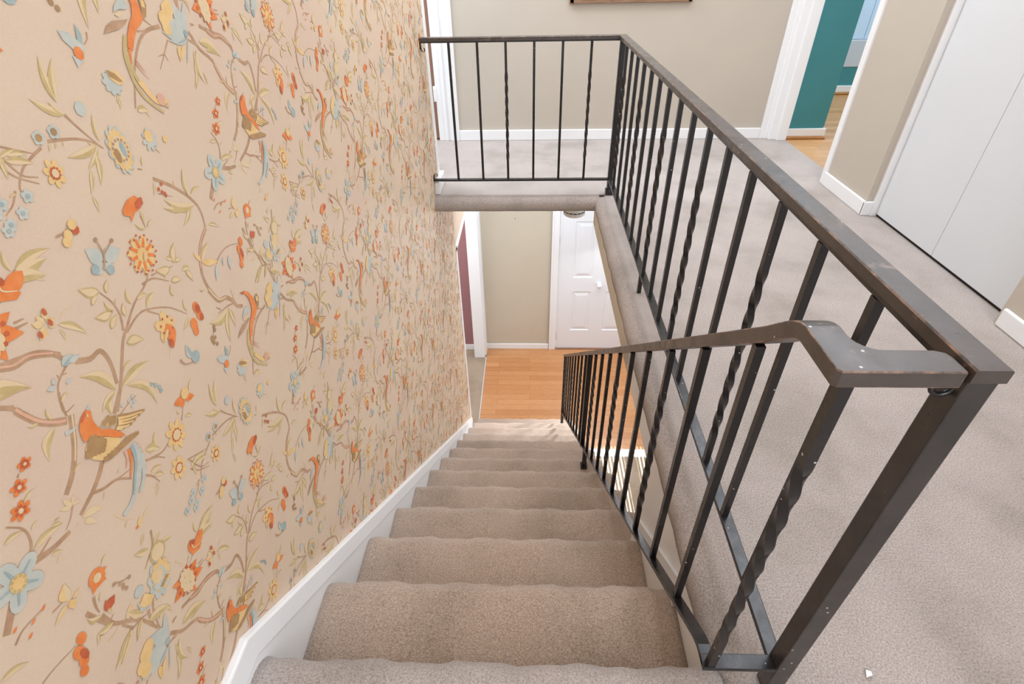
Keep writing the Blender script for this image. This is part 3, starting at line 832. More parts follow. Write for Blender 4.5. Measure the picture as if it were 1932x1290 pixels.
L 5 1 4 35 12 2707 3998 2625 3887
L 4 1 3 60 -10 3018 3685 3170 3793
L 4 1 0 50 0 3084 3576 3154 3585
L 5 1 0 42 3 3145 3450 2939 3292
L 4 2 0 36 3 3145 3450 2939 3292
S 5 3 26 40 3145 3450 2939 3292
L 5 1 0 42 3 2927 3480 2656 3340
L 4 2 0 36 3 2927 3480 2656 3340
S 5 3 26 40 2927 3480 2656 3340
S 8 0 26 40 2980 3519 2931 3502
L 6 2 0 30 4 3201 2694 3400 3084
L 6 2 0 42 4 3258 2812 2754 2812
L 6 2 0 22 4 3183 2628 2735 2678
L 6 2 0 40 4 3228 2810 3072 2988
L 6 2 0 12 4 3199 2629 2968 2336
L 6 2 0 40 4 3181 2982 3042 3058
L 3 3 0 30 0 3053 2998 2745 2836
L 3 3 0 30 0 3053 2573 2849 2415
L 3 3 0 30 0 2846 2865 2736 2895
L 7 4 0 12 0 3178 2641 2915 2621
D 7 4 50 7 100 100 0 3196 2706
L 5 1 4 30 45 3276 3111 3484 2913
L 4 1 5 30 12 3483 2569 3957 2316
L 4 1 5 25 -20 3341 2485 3281 2022
L 5 1 4 20 12 3177 2348 2989 2005
S 8 0 52 80 3316 2684 3445 2472 3684 2288 3843 1954 4063 1768
S 8 0 52 80 3625 2762 3802 2686 3999 2621 4234 2539 4421 2367
S 8 0 43 40 3400 2799 3497 2783
S 8 0 26 40 3214 2629 3343 2552
S 8 0 34 40 3916 4209 3824 4028 3669 3947 3557 3885
S 8 0 26 40 3796 3990 3939 3916
L 4 1 5 40 5 3743 4047 3556 4217
L 4 1 5 40 5 3830 4018 4013 4037
L 4 1 5 40 5 3941 3899 4100 3793
L 4 1 5 40 5 3713 4204 3822 4299
D 5 1 150 9 100 100 0 3819 3869
D 4 2 120 9 100 100 0 3819 3869
S 4 0 26 40 3937 3424 3981 3334 3987 3232
F 6 2 282 5 50 0 105 100 35 2550 5385
S 7 3 34 40 2612 5408 2758 5461
S 7 3 34 40 2547 5452 2542 5607
S 7 3 34 40 2486 5403 2336 5446
S 7 3 34 40 2512 5330 2426 5201
S 7 3 34 40 2591 5333 2686 5210
D 3 4 98 11 95 95 0 2550 5385
D 5 5 22 5 100 100 0 2625 5385
D 5 5 22 5 100 100 0 2607 5433
D 5 5 22 5 100 100 0 2563 5459
D 5 5 22 5 100 100 0 2512 5450
D 5 5 22 5 100 100 0 2479 5411
D 5 5 22 5 100 100 0 2479 5359
D 5 5 22 5 100 100 0 2512 5320
D 5 5 22 5 100 100 0 2563 5311
D 5 5 22 5 100 100 0 2607 5337
S 8 0 86 90 2429 5288 2327 5197 2199 5087
S 8 0 69 70 2738 5405 2964 5313 3195 5272
S 8 0 34 40 2796 5378 3023 5430
S 8 0 34 40 2738 5439 2864 5575 2897 5756 2805 5924
S 8 0 26 40 2183 4922 2310 4961 2515 4926
L 1 2 0 50 0 2512 4914 2578 4938
L 1 2 0 50 0 2379 4911 2443 4935
L 1 2 0 50 0 2279 4827 2342 4850
L 1 2 0 50 0 2238 5038 2299 5063
L 5 1 4 25 10 2830 5494 3188 5423
L 5 1 4 30 12 2697 5808 2885 5740
L 5 1 4 40 12 2916 5266 3017 5191
L 4 1 0 30 0 2912 5146 2980 5180
L 3 2 4 75 10 2729 4701 2816 4898
L 3 2 0 90 10 2742 4677 2722 4549
L 3 2 4 35 0 2699 4680 2502 4648
L 3 2 0 35 0 2773 4658 2893 4675
S 8 0 24 40 2569 4777 2687 4744
S 8 2 26 40 4923 7908 5054 7908 5193 7967
D 3 3 60 7 100 100 0 5062 7863
D 2 3 55 7 100 100 0 5178 7871
D 3 3 60 7 100 100 0 5007 7807
D 3 3 60 7 100 100 0 5170 7936
S 8 0 60 90 7348 6902 7069 6743 6884 6455 6857 6194 6964 5872
S 9 1 26 90 7332 6909 7054 6751 6869 6463
S 8 0 26 40 7274 6335 7443 6403 7699 6415 8023 6320
L 6 2 0 40 0 7279 6317 7109 6110
L 6 2 0 40 0 7637 6287 7560 6050
L 6 2 0 40 0 7484 6334 7409 6215
D 1 2 72 9 85 114 0 8106 6313
D 1 2 82 9 85 114 0 7996 6218
D 1 2 73 9 85 114 0 7975 6078
D 1 2 63 9 85 114 0 7909 5977
D 2 3 55 8 80 160 0 8025 6136
L 3 1 0 40 0 6948 6555 6844 6741
L 5 1 4 30 12 6947 6541 7303 6688
L 3 1 0 30 0 6959 6520 7334 6335
L 5 1 4 50 12 6759 6174 6658 6219
S 8 0 52 70 8302 6467 8405 6012 8653 5595 8759 5153
S 8 0 26 40 8644 5581 8421 5610 8177 5491
L 4 1 5 40 6 8517 5631 8104 5496
L 4 1 5 40 6 8733 5589 8613 5872
L 4 1 5 40 6 8725 5405 9053 5183
L 4 1 5 40 6 8433 5998 8225 6120
L 4 1 5 40 6 9960 5351 10411 5382
L 4 1 5 40 6 9982 5381 10310 5243
L 2 2 0 50 0 8462 6192 8526 6331
L 1 2 0 50 0 10104 5404 9750 5274
S 8 0 26 40 9879 5452 9902 5299"""

# ------------------------------------------------------------------ layout numbers (metres, upper floor z = 0)
RISE, RUN, Y0 = 0.2058, 0.2568, 0.4158
ZF = -13 * RISE                      # lower floor
XW = -0.496                          # face of the papered wall
XS = -0.486                          # face of the stair skirt
XR = 0.335                           # carpeted edge of the landing beside the stairs
YL = 2.60                            # carpeted edge of the landing across the far end
XT = 0.40                            # open ends of the lower treads
YB = 3.638                           # hall back wall
XH = 1.553                           # hall right wall

# ------------------------------------------------------------------ papered stair wall
def cat(p, n=4):
    if len(p) < 3: return p
    P = [2 * p[0] - p[1]] + p + [2 * p[-1] - p[-2]]; o = []
    for i in range(1, len(P) - 2):
        for k in range(n):
            t = k / n; a, b, c, d = P[i - 1:i + 3]
            o.append(.5 * ((2 * b) + (c - a) * t + (2 * a - 5 * b + 4 * c - d) * t * t + (3 * b - a - 3 * c + d) * t ** 3))
    o.append(p[-1]); return o
def motif_polys():
    out = []
    lines = MOTIF.strip().split('\n')
    lines.sort(key=lambda r: int(r.split()[2]))            # painted from the bottom layer up
    for n_, line in enumerate(lines):
        start = len(out)
        t = line.split(); k = t[0]; a = [int(x) for x in t[1:]]; c, l = a[0], a[1]
        P = lambda i: [Vector((a[j] * 1e-4, a[j + 1] * 1e-4)) for j in range(i, len(a) - 1, 2)]
        if k == 'P': out.append((c, l, P(2)))
        elif k == 'S':
            w = a[2] * 1e-4; tp = a[3] / 100; p = cat(P(4)); n = len(p); L = []; R = []
            for i in range(n):
                d = (p[min(i + 1, n - 1)] - p[max(i - 1, 0)]).normalized(); nn = Vector((-d.y, d.x))
                ww = w * (1 - (1 - tp) * i / (n - 1)) / 2; L.append(p[i] + nn * ww); R.append(p[i] - nn * ww)
            for i in range(n - 1): out.append((c, l, [L[i], L[i + 1], R[i + 1], R[i]]))
        elif k == 'L':
            c2, w, b = a[2], a[3] / 100, a[4] / 100; A, B = P(5); d = B - A; nn = Vector((-d.y, d.x)); up = []; dn = []; mid = []
            for s in (0, .15, .35, .55, .75, .9, 1):
                m = A + d * s + nn * b * math.sin(PI * s); h = math.sin(PI * s ** .8) * w / 2 * (1 - .25 * s)
                up.append(m + nn * h); dn.append(m - nn * h); mid.append(m)
            out.append((c, l, up + dn[-2:0:-1]))
            if c2: out.append((c2, l + 1, mid + dn[-2:0:-1]))
        else:
            r, n = a[2] * 1e-4, a[3]
            if k == 'D': sx, sy, ro = (v / 100 for v in a[4:7]); C = P(7)[0]; m = n
            else: inn, jag, sx, sy, ro = (v / 100 for v in a[4:9]); C = P(9)[0]; m = n * 8
            pts = []
            for i in range(m):
                q = 2 * PI * i / m; rr = r
                if k == 'F': rr = r * (inn + (1 - inn) * abs(math.cos(n * q / 2))) * (1 - jag * (i % 2))
                x, y = rr * math.cos(q) * sx, rr * math.sin(q) * sy
                pts.append(C + Vector((x * math.cos(ro) - y * math.sin(ro), x * math.sin(ro) + y * math.cos(ro))))
            out.append((c, l, pts))
        for j in range(start, len(out)):
            extra = 1 if (k == 'L' and j > start) else 0
            out[j] = (out[j][0], n_ * 2 + extra, out[j][2])
    return out

def papered_wall():
    w = MB(); xb = XW - 0.12
    def slab(y0, y1, z0, z1): w.box((xb, y0, z0), (XW, y1, z1), 0)
    slab(-1.2, 2.85, 0.0, 2.4)
    slab(-1.2, 2.85, -0.03, 0.0); slab(-1.2, 3.20, ZF, -0.03)
    slab(3.20, 4.66, -0.565, -0.21)
    unit = motif_polys(); A = Vector((.5715, -.24)); B = Vector((.018, -.452))
    for i in range(-2, 6):
        for j in range(-8, 9):
            off = A * i + B * j
            ok0 = Vector((0.57, 0.56)) + off
            if not (-0.9 < ok0.x < 3.8 and -2.4 < ok0.y < 1.9 and ok0.y > -0.8 * ok0.x - 0.4): continue
            for c, l, pts in unit:
                q = [p + off for p in pts]
                ys = [p.x for p in q]; zs = [p.y for p in q]
                if min(ys) < -0.6 or max(zs) > 1.6: continue
                top = max(ys) < 2.79 and min(zs) > -0.02
                low = max(ys) < 3.19 and max(zs) < -0.02 or max(ys) < 2.6
                if not (top or low): continue
                if max(zs) < 0.30 - 0.80 * (max(ys)): continue
                x = XW + 0.0002 + 0.0000011 * l
                w.face([(x, p.x, p.y) for p in q], c)
    o = struct(w, 'wall_left', [M['paper']] + INKS, 'stair wall papered with orange birds, blue and yellow flowers on a cream ground', fix=False)
    return o
papered_wall()

t = MB(); t.box((XW - 0.125, 2.79, 0.0), (XW + 0.003, 2.853, 2.4)); struct(t, 'trim_1', M['white'], 'white corner strip ending the papered wall upstairs', bevel=0.003)
t = MB()
t.box((XW - 0.124, 3.175, -2.30), (XW + 0.003, 3.225, -0.565)); t.box((XW - 0.124, 3.175, -0.60), (XW + 0.003, 4.66, -0.55))
struct(t, 'trim_2', M['white'], 'white edging around the dining room opening', bevel=0.003)

# skirt board along the stairs
t = MB()
def skirt(x0, x1, lo, hi, y0, y1, mi=0):
    zt = lambda y, k: (min(0.083, 0.083 - 0.806 * (y - 0.406)) + k)
    ys = [y0, 0.406, y1]
    rings = []
    for y in ys: rings.append([(x0, y, zt(y, lo)), (x1, y, zt(y, lo)), (x1, y, zt(y, hi)), (x0, y, zt(y, hi))])
    t.loft(rings, mi=mi)
skirt(XW - 0.001, XS, -0.42, 0.0, -1.2, 3.19)
skirt(XW - 0.001, XS + 0.006, -0.062, 0.0015, -1.2, 3.185)
struct(t, 'baseboard_left', M['white'], 'white skirt board following the stairs under the wallpaper', bevel=0.004)

# ------------------------------------------------------------------ upper floor
f = MB()
LR = 0.045
f.face([(XR + LR, -1.2, 0), (1.66, -1.2, 0), (1.66, YB, 0), (XR + LR, YB, 0)])
f.face([(-2.2, YL + LR, 0), (XR + LR - 0.0002, YL + LR, 0), (XR + LR - 0.0002, YB, 0), (-2.2, YB, 0)])
f.face([(XW, -1.2, 0), (XR + LR - 0.0002, -1.2, 0), (XR + LR - 0.0002, 0.36, 0), (XW, 0.36, 0)])
def lip(n=9, r=LR - 0.0003, drop=0.068):
    p = []
    for i in range(n):
        a = PI / 2 * i / (n - 1); p.append((r - r * math.sin(a), -r + r * math.cos(a)))
    return [(r + 0.02, -0.001)] + p + [(0, -drop), (0.03, -drop)]
def wob(i, s): return 0.0010 * math.sin(i * 1.7 + s) + 0.0007 * math.sin(i * 3.1 + 2 * s)
rings = []
for i in range(49):
    y = 0.358 + (YL + 0.02 - 0.358) * i / 48
    rings.append([(XR + a + wob(i, 1), y, b) for a, b in lip()])
f.loft(rings, closed=False)
rings = []
for i in range(25):
    x = XW + (XR + 0.02 - XW) * i / 24
    rings.append([(x, YL + a + wob(i, 2), b) for a, b in lip()])
f.loft(rings, closed=False)
fo = struct(f, 'floor', M['landing_carpet'], 'mauve-grey landing carpet wrapped over the stairwell edge', smooth=True)
for p in fo.data.polygons:
    if p.area > 0.05: p.use_smooth = False
# structure below the landing
s = MB()
s.loft([[(x, YL + 0.02, -0.064), (x, YL + 0.05, -0.012), (x, YB + 0.1, -0.012), (x, YB + 0.1, -0.21), (x, 3.02, -0.21)] for x in (-2.2, XR + 0.02)])
s.box((XR + 0.02, 1.4, -0.125), (1.9, YB + 0.1, -0.012))
s.box((XR + 0.3, -1.2, -0.21), (1.9, YB + 0.1, -0.012))
struct(s, 'ceiling', M['ceiling'], 'ceiling of the lower floor under the landing')
s = MB(); s.box((XR - 0.001, 1.4, -0.145), (XR + 0.024, YL + 0.02, -0.066)); struct(s, 'trim_3', M['foyer_beige'], 'beige drywall edge under the carpeted landing')
s = MB(); s.box((XR - 0.001, 1.0, -0.145), (XR + 0.024, 1.4, -0.066))  # lit stretch of the drywall edge, its brightness put in as white
s.box((XR + 0.004, -1.2, ZF), (XR + 0.06, 1.0, -0.058))
struct(s, 'wall_right', M['white'], 'white wall panel beside the upper stairs and a lit stretch of landing edge coloured white')
s = MB()
s.loft([[(x, y, -0.8 * (y - Y0) + 0.075 - d) for x, d in ((XR - 0.004, 0.0), (XR + 0.005, 0.0), (XR + 0.005, 0.30), (XR - 0.004, 0.30))] for y in (0.62, 1.0)])
struct(s, 'baseboard_right', M['white'], 'white skirt board on the right side of the upper stairs')

# ------------------------------------------------------------------ stairs
stairs = thing('staircase', 'straight carpeted staircase going down between the papered wall and the iron handrail', 'stairs', (0, 2.0, ZF))
random.seed(3)
def step(k):
    zt = -k * RISE + 0.010 if k else 0.0; yn = Y0 + k * RUN + 0.011; r = 0.052
    xr = XR + 0.003 if k < 3 else XT
    nz = 30; rings = []
    x0 = XS - 0.006
    ph = random.uniform(0, 6)
    for i in range(nz + 1):
        x = x0 + (xr - x0) * i / nz
        d = 0.002 * math.sin(i * .9 + ph) + 0.0016 * math.sin(i * 2.3 + 2 * ph)
        e = 0.0
        if k and i in (0,): e = 0.004
        if k >= 3 and i == nz: e = 0.006
        back = (yn - RUN - 0.03) if k else 0.355
        p = [(x, back, zt - (0.0 if k else 0.0005)), (x, (back + yn - r) / 2, zt + d - 0.001), (x, yn - r, zt + d - e)]
        for j in range(1, 9):
            a = PI * 0.60 * j / 8
            p.append((x, yn - r + r * math.sin(a) + d - e, zt - r + r * math.cos(a) + d - e))
        lowz = zt - RISE - 0.02
        p.append((x, yn - 0.030, zt - 0.105)); p.append((x, yn - 0.032, lowz)); p.append((x, back, lowz))
        rings.append(p)
    m = MB(); m.loft(rings)
    o = m.build('step', M['shaded_stair_carpet' if k else 'landing_carpet'], smooth=True)
    return into(o, stairs)
for k in range(13): step(k)

# ------------------------------------------------------------------ iron railings
def bar(x, y, z0, z1, s=0.0125, twist=False, turns=2.0, base=None):
    m = MB(); h = s / 2
    if not twist:
        m.box((x - h, y - h, z0), (x + h, y + h, z1))
    else:
        L = z1 - z0; a, b = z0 + L * 0.15, z1 - L * 0.19
        zs = [z0, a] + [a + (b - a) * i / 72 for i in range(1, 72)] + [b, z1]; rings = []
        for z in zs:
            u = min(1, max(0, (z - a) / (b - a))); an = -turns * 2 * PI * u + PI / 4
            rr = h * math.sqrt(2)
            rings.append([(x + rr * math.cos(an + q * PI / 2), y + rr * math.sin(an + q * PI / 2), z) for q in range(4)])
        m.loft(rings)
    return m
ZC0, ZC1 = 0.703, 0.718             # cap of the landing guard
XC = 0.4025; XB = 0.405
YG = 2.657
guard = thing('guard_rail', 'dark iron guard rail with square and twisted bars around the landing edge', 'railing', (XB, 1.5, 0))
def cap_profile(w, t, c=0.0018):
    return [(-w, 0), (w, 0), (w, t - c), (w - c, t), (-w + c, t), (-w, t - c)]
CM = [0, 0, 1, 0, 1, 0]
def cap_run(m, pts, w=0.018, t=ZC1 - ZC0):
    """sweep the cap profile along level points with mitred corners"""
    rings = []
    for i, p in enumerate(pts):
        p = Vector(p); d0 = (p - Vector(pts[i - 1])).normalized() if i else None; d1 = (Vector(pts[i + 1]) - p).normalized() if i < len(pts) - 1 else None
        d = ((d0 or d1) + (d1 or d0)).normalized(); n = Vector((d.y, -d.x, 0)); k = 1 / max(.3, n.dot(Vector(((d1 or d0).y, -(d1 or d0).x, 0))))
        rings.append([p + n * (a * k) + Vector((0, 0, b)) for a, b in cap_profile(w, t)])
    m.loft(rings, mats=CM)
m = MB(); cap_run(m, [(XW + 0.002, YG, ZC0), (XC, YG, ZC0), (XC + 0.011, 0.3705, ZC0)], 0.0165)
into(m.build('top_rail', [M['iron_cap'], M['worn_edge']]), guard)
m = MB(); m.box((XW + 0.004, YG - 0.007, ZC0 - 0.007), (XB, YG + 0.007, ZC0)); m.box((XB - 0.008, 0.40, ZC0 - 0.007), (XB + 0.010, YG, ZC0))
into(m.build('under_rail', M['iron'], bevel=0.001), guard)
m = MB(); m.box((XW + 0.004, YG - 0.011, 0.074), (XB, YG + 0.011, 0.084)); m.box((XB - 0.011, 0.385, 0.074), (XB + 0.013, YG + 0.011, 0.084))
into(m.build('bottom_rail', M['iron'], bevel=0.0015), guard)
DF, DL = 0.1272, 0.1419
for i in range(6):
    tw = i in (2, 5)
    o = bar(-0.3674 + i * DF, YG, 0.084, ZC0 - 0.007, 0.011, tw).build('twisted_baluster' if tw else 'baluster', M['iron'], smooth='ridge' if tw else False); into(o, guard)
for k in range(1, 16):
    tw = k % 3 == 1
    o = bar(XB - 0.003, YG - k * DL, 0.084, ZC0 - 0.007, 0.0125, tw).build('twisted_baluster' if tw else 'baluster', M['iron'], smooth='ridge' if tw else False); into(o, guard)
m = MB(); m.box((XB - 0.013, YG - 0.013, 0.0), (XB + 0.013, YG + 0.013, ZC0)); m.box((XB - 0.019, YG - 0.019, 0), (XB + 0.019, YG + 0.019, 0.028))
into(m.build('post', M['iron'], bevel=0.002), guard)
m = MB(); m.box((0.400, 0.375, 0.0), (0.429, 0.404, ZC0)); into(m.build('post', M['iron_post'], bevel=0.002), guard)
m = MB(); m.box((XB - 0.010, 1.675, 0.0), (XB + 0.004, 1.689, 0.075)); into(m.build('foot', M['iron'], bevel=0.001), guard)
def hook(y, z, sgn):
    m = MB(); rings = []
    for i in range(13):
        a = PI * 1.25 * i / 12; c = Vector((XW + 0.012 - 0.008 * math.cos(a), y, z + sgn * 0.016 * math.sin(a) + sgn * 0.0016 * i))
        rings.append([c + Vector((0.0025 * math.cos(q * PI / 3), 0.0025 * math.sin(q * PI / 3), 0)) for q in range(6)])
    m.loft(rings); m.box((XW, y - 0.012, z - 0.012), (XW + 0.005, y + 0.012, z + 0.012)); return m
into(hook(YG, ZC0 - 0.018, -1).build('wall_bracket', M['iron'], smooth=True), guard)
into(hook(YG, 0.088, 1).build('wall_bracket', M['iron'], smooth=True), guard)

m = MB(); rings = []
for i in range(15):
    a = PI * 1.5 * i / 14; c = Vector((0.3905 - 0.011 * math.cos(a), 0.385, 0.692 - 0.011 * math.sin(a) - 0.004))
    rings.append([c + Vector((0.0028 * math.cos(a) * math.cos(q * PI / 4), 0.0028 * math.sin(q * PI / 4), 0.0028 * math.sin(a) * math.cos(q * PI / 4))) for q in range(8)])
m.loft(rings); into(m.build('curl_bracket', M['iron'], smooth=True), guard)
# handrail that goes down the stairs
XHR = 0.295
rail = thing('stair_handrail', 'dark iron stair handrail with twisted bars sloping down beside the steps', 'railing', (XHR, 2.0, -1.0))
ztop = lambda y: 1.077 - 0.7983 * y
XHC = 0.2965; W2 = 0.0175; TH = 0.0195
path = [(0.4457, 0.7135), (0.455, 0.7115), (0.463, 0.708), (0.472, 0.7025), (0.482, 0.695), (0.495, 0.684), (0.52, ztop(0.52))] + [(y, ztop(y)) for y in (0.7, 1.2, 1.8, 2.4, 3.0, 3.42)]
m = MB(); rings = []
for i, (y, z) in enumerate(path):
    a = path[max(i - 1, 0)]; b = path[min(i + 1, len(path) - 1)]; d = Vector((0, b[0] - a[0], b[1] - a[1])).normalized(); n = Vector((0, -d.z, d.y)) if i else Vector((0, 0, 1))
    rings.append([Vector((XHC + u, y, z)) + n * v for u, v in ((-W2, -TH), (W2, -TH), (W2, 0), (-W2, 0))])
m.loft(rings, caps=False); m.face(rings[-1])
xi = XHC + W2; xe = 0.3945; yf, yb = 0.3735, 0.407                   # level return welded to the guard rail
plan = [(XHC - W2, 0.4457), (XHC - W2, yf + 0.004), (XHC - W2 + 0.004, yf), (xe, yf), (xe, yb - 0.012), (xe - 0.003, yb - 0.004), (xe - 0.012, yb)]
for q in range(7):
    a = PI / 2 * q / 6; plan.append((xi + 0.024 - 0.024 * math.sin(a), yb + 0.024 - 0.024 * math.cos(a)))
plan.append((xi, 0.4457))
z1_, z0_ = 0.7135, 0.7135 - TH
m.face([(x, y, z1_) for x, y in plan]); m.face([(x, y, z0_) for x, y in reversed(plan)])
for (x0, y0), (x1, y1) in zip(plan, plan[1:]): m.face([(x0, y0, z0_), (x1, y1, z0_), (x1, y1, z1_), (x0, y0, z1_)])
o = m.build('handrail', [M['iron_cap'], M['worn_edge']], bevel=0.0016)
o.modifiers['bevel'].material = 1; o.modifiers['bevel'].angle_limit = 1.0
into(o, rail)
zb = lambda y: 0.421 - 0.798 * y
m = MB(); pb = [(0.383, 0.086), (0.415, 0.083), (0.435, 0.073), (0.45, zb(0.45))] + [(y, zb(y)) for y in (0.9, 1.6, 2.4, 3.42)]
rings = []
for i, (y, z) in enumerate(pb):
    a = pb[max(i - 1, 0)]; b = pb[min(i + 1, len(pb) - 1)]; d = Vector((0, b[0] - a[0], b[1] - a[1])).normalized(); n = Vector((0, -d.z, d.y))
    rings.append([Vector((XHR + u, y, z)) + n * v for u, v in ((-0.011, -0.008), (0.011, -0.008), (0.011, 0), (-0.011, 0))])
m.loft(rings); m.box((XHR - 0.011, 0.376, 0.077), (0.402, 0.400, 0.086))
into(m.build('bottom_rail', M['iron'], bevel=0.0012), rail)
KEND = 19
for k in range(KEND):
    y = (0.389 + 0.163 * k) if k else 0.384
    if k == 10: continue
    tw = k % 3 == 0
    z0 = zb(y) if k else 0.086; z1 = (ztop(y) - 0.026) if k else 0.694
    o = bar(XHR + 0.002, y, z0, z1, 0.0125, tw).build('twisted_baluster' if tw else 'baluster', M['iron'], smooth='ridge' if tw else False); into(o, rail)
y = 2.02; zt_ = -6 * RISE
m = MB(); m.box((XHR - 0.011, 1.89 - 0.011, -6 * RISE), (XHR + 0.011, 1.89 + 0.011, zb(1.89) + 0.001)); m.box((XHR - 0.017, 1.873, -6 * RISE), (XHR + 0.017, 1.907, -6 * RISE + 0.03))
into(m.build('foot', M['iron'], bevel=0.001), rail)
m = MB(); m.box((XHR - 0.012, y - 0.012, zb(y) - 0.01), (XHR + 0.012, y + 0.012, ztop(y) - 0.02)); into(m.build('post', M['iron'], bevel=0.0015), rail)
m = MB(); m.box((XHR - 0.012, 3.385, -12 * RISE), (XHR + 0.012, 3.409, ztop(3.4) - 0.02)); into(m.build('post', M['iron'], bevel=0.0015), rail)

# ------------------------------------------------------------------ upper hall
w = MB(); w.box((-0.475, YB, 0), (1.54, YB + 0.1, 2.4)); struct(w, 'wall_back', M['beige'], 'beige hall wall behind the landing')
w = MB(); w.box((-0.472, YB - 0.014, 0), (1.50, YB, 0.066)); struct(w, 'baseboard_back', M['white'], 'white baseboard along the hall back wall', bevel=0.004)
t = MB(); t.box((XW - 0.001, 2.655, 0.0), (XW + 0.026, 2.85, 0.066)); struct(t, 'baseboard_left', M['white'], 'short white baseboard end under the far railing beside the papered wall', bevel=0.006)
def casing(mb, x0, x1, y0, y1, z1=2.1):
    mb.box((x0, y0, 0), (x1, y1, z1))
# left doorway in the back wall
t = MB(); t.box((-0.535, YB - 0.018, 0), (-0.472, YB, 2.1)); t.box((-0.505, YB - 0.024, 0), (-0.485, YB, 2.1)); t.box((-0.61, YB - 0.004, 0), (-0.535, YB + 0.11, 2.1)); t.box((-0.572, YB - 0.010, 0), (-0.548, YB + 0.02, 2.1))
struct(t, 'trim_4', M['white'], 'white moulded door casing beyond the railing at far left', bevel=0.003)
d = thing('door_1', None, None, (-0.62, YB, 0)); d['kind'] = 'structure'
m = MB(); m.box((-0.655, YB + 0.02, 0.01), (-0.615, YB + 0.75, 2.0)); into(m.build('door_leaf', M['brown']), d)
m = MB(); m.box((-0.622, YB - 0.016, 0.245), (-0.604, YB + 0.002, 0.335)); m.box((-0.618, YB - 0.02, 0.255), (-0.608, YB - 0.012, 0.325)); into(m.build('hinge', M['white'], bevel=0.002), d)
w = MB(); w.box((-2.2, 4.6, 0), (-0.475, 4.7, 2.4)); w.box((-2.3, 2.85, 0), (-2.2, 4.7, 2.4)); w.box((-2.2, YB, 0), (-1.4, YB + 0.1, 2.4)); struct(w, 'wall_left', M['beige'], 'beige walls of the room left of the landing')
s = MB(); s.box((-2.2, YB, -0.2), (-0.475, 4.6, 0)); struct(s, 'floor', M['oak_hall'], 'wood floor in the room left of the landing')
# picture on the back wall
p = thing('picture_frame', 'brown wooden picture frame hanging on the beige hall wall, only its bottom edge in view', 'picture', (0.574, YB, 0.766))
m = MB()
for (a, b) in (((0.224, 0.766), (0.924, 0.79)), ((0.224, 1.25), (0.924, 1.274)), ((0.224, 0.766), (0.248, 1.274)), ((0.90, 0.766), (0.924, 1.274))):
    m.box((a[0], YB - 0.022, a[1]), (b[0], YB - 0.0005, b[1]))
into(m.build('frame', M['frame_wood'], bevel=0.003), p)
m = MB(); m.box((0.24, YB - 0.010, 0.78), (0.91, YB - 0.002, 1.26)); into(m.build('canvas', paint('pale_canvas', (206, 204, 190))), p)

# right wall with the doorway to the teal room and the closet
w = MB(); w.box((XH, 2.385, 0), (XH + 0.1, 2.80, 2.4)); struct(w, 'wall_right', M['beige'], 'beige wall piece between the teal room doorway and the closet')
w = MB(); w.box((XH, -1.2, 0), (XH + 0.1, 1.50, 2.4)); struct(w, 'wall_right', M['beige'], 'beige hall wall at the right edge')
w = MB(); w.box((XH, 1.5, 2.0), (XH + 0.1, YB, 2.4)); struct(w, 'wall_right', M['beige'], 'beige wall over the doorway and closet')
t = MB()
t.box((XH - 0.014, 2.372, 0), (XH, 2.79, 0.066)); t.box((XH - 0.014, 2.371, 0), (XH + 0.03, 2.385, 0.066))
struct(t, 'baseboard_right', M['white'], 'white baseboard wrapping the corner before the closet', bevel=0.004)
t = MB()
t.box((XH - 0.014, -1.2, 0), (XH, 1.484, 0.066))
struct(t, 'baseboard_right', M['white'], 'white rounded baseboard end at the right edge', bevel=0.012, seg=4)
t = MB(); t.box((XH - 0.011, 2.775, 0), (XH + 0.11, 2.815, 2.0)); struct(t, 'trim_5', M['white'], 'white casing on the near side of the teal room doorway', bevel=0.003)
t = MB()
t.box((1.50, YB - 0.016, 0), (1.556, YB, 2.1)); t.box((1.535, YB - 0.02, 0), (1.556, YB, 2.1)); t.box((1.553, 3.595, 0), (1.66, YB + 0.1, 2.1)); t.box((1.595, 3.575, 0), (1.656, 3.6, 2.1))
struct(t, 'trim_6', M['white'], 'white moulded casing on the far side of the teal room doorway', bevel=0.003)
t = MB(); t.box((XH + 0.028, 2.368, 0), (1.64, 2.392, 2.0)); t.box((XH + 0.028, 1.5, 0), (1.66, 1.512, 2.0)); struct(t, 'trim_7', M['white'], 'white jambs of the hall closet', bevel=0.002)
d = thing('door_2', None, None, (1.62, 1.94, 0)); d['kind'] = 'structure'
m = MB(); m.box((1.606, 1.9475, 0.012), (1.63, 2.368, 2.0)); into(m.build('closet_leaf', M['closet_white'], bevel=0.002), d)
m = MB(); m.box((1.606, 1.512, 0.012), (1.63, 1.9455, 2.0)); into(m.build('closet_leaf', M['closet_white'], bevel=0.002), d)
t = MB(); t.box((1.612, 1.5, -0.002), (1.66, 2.385, 0.012)); struct(t, 'trim_8', M['dark_gap'], 'dark gap under the closet doors')
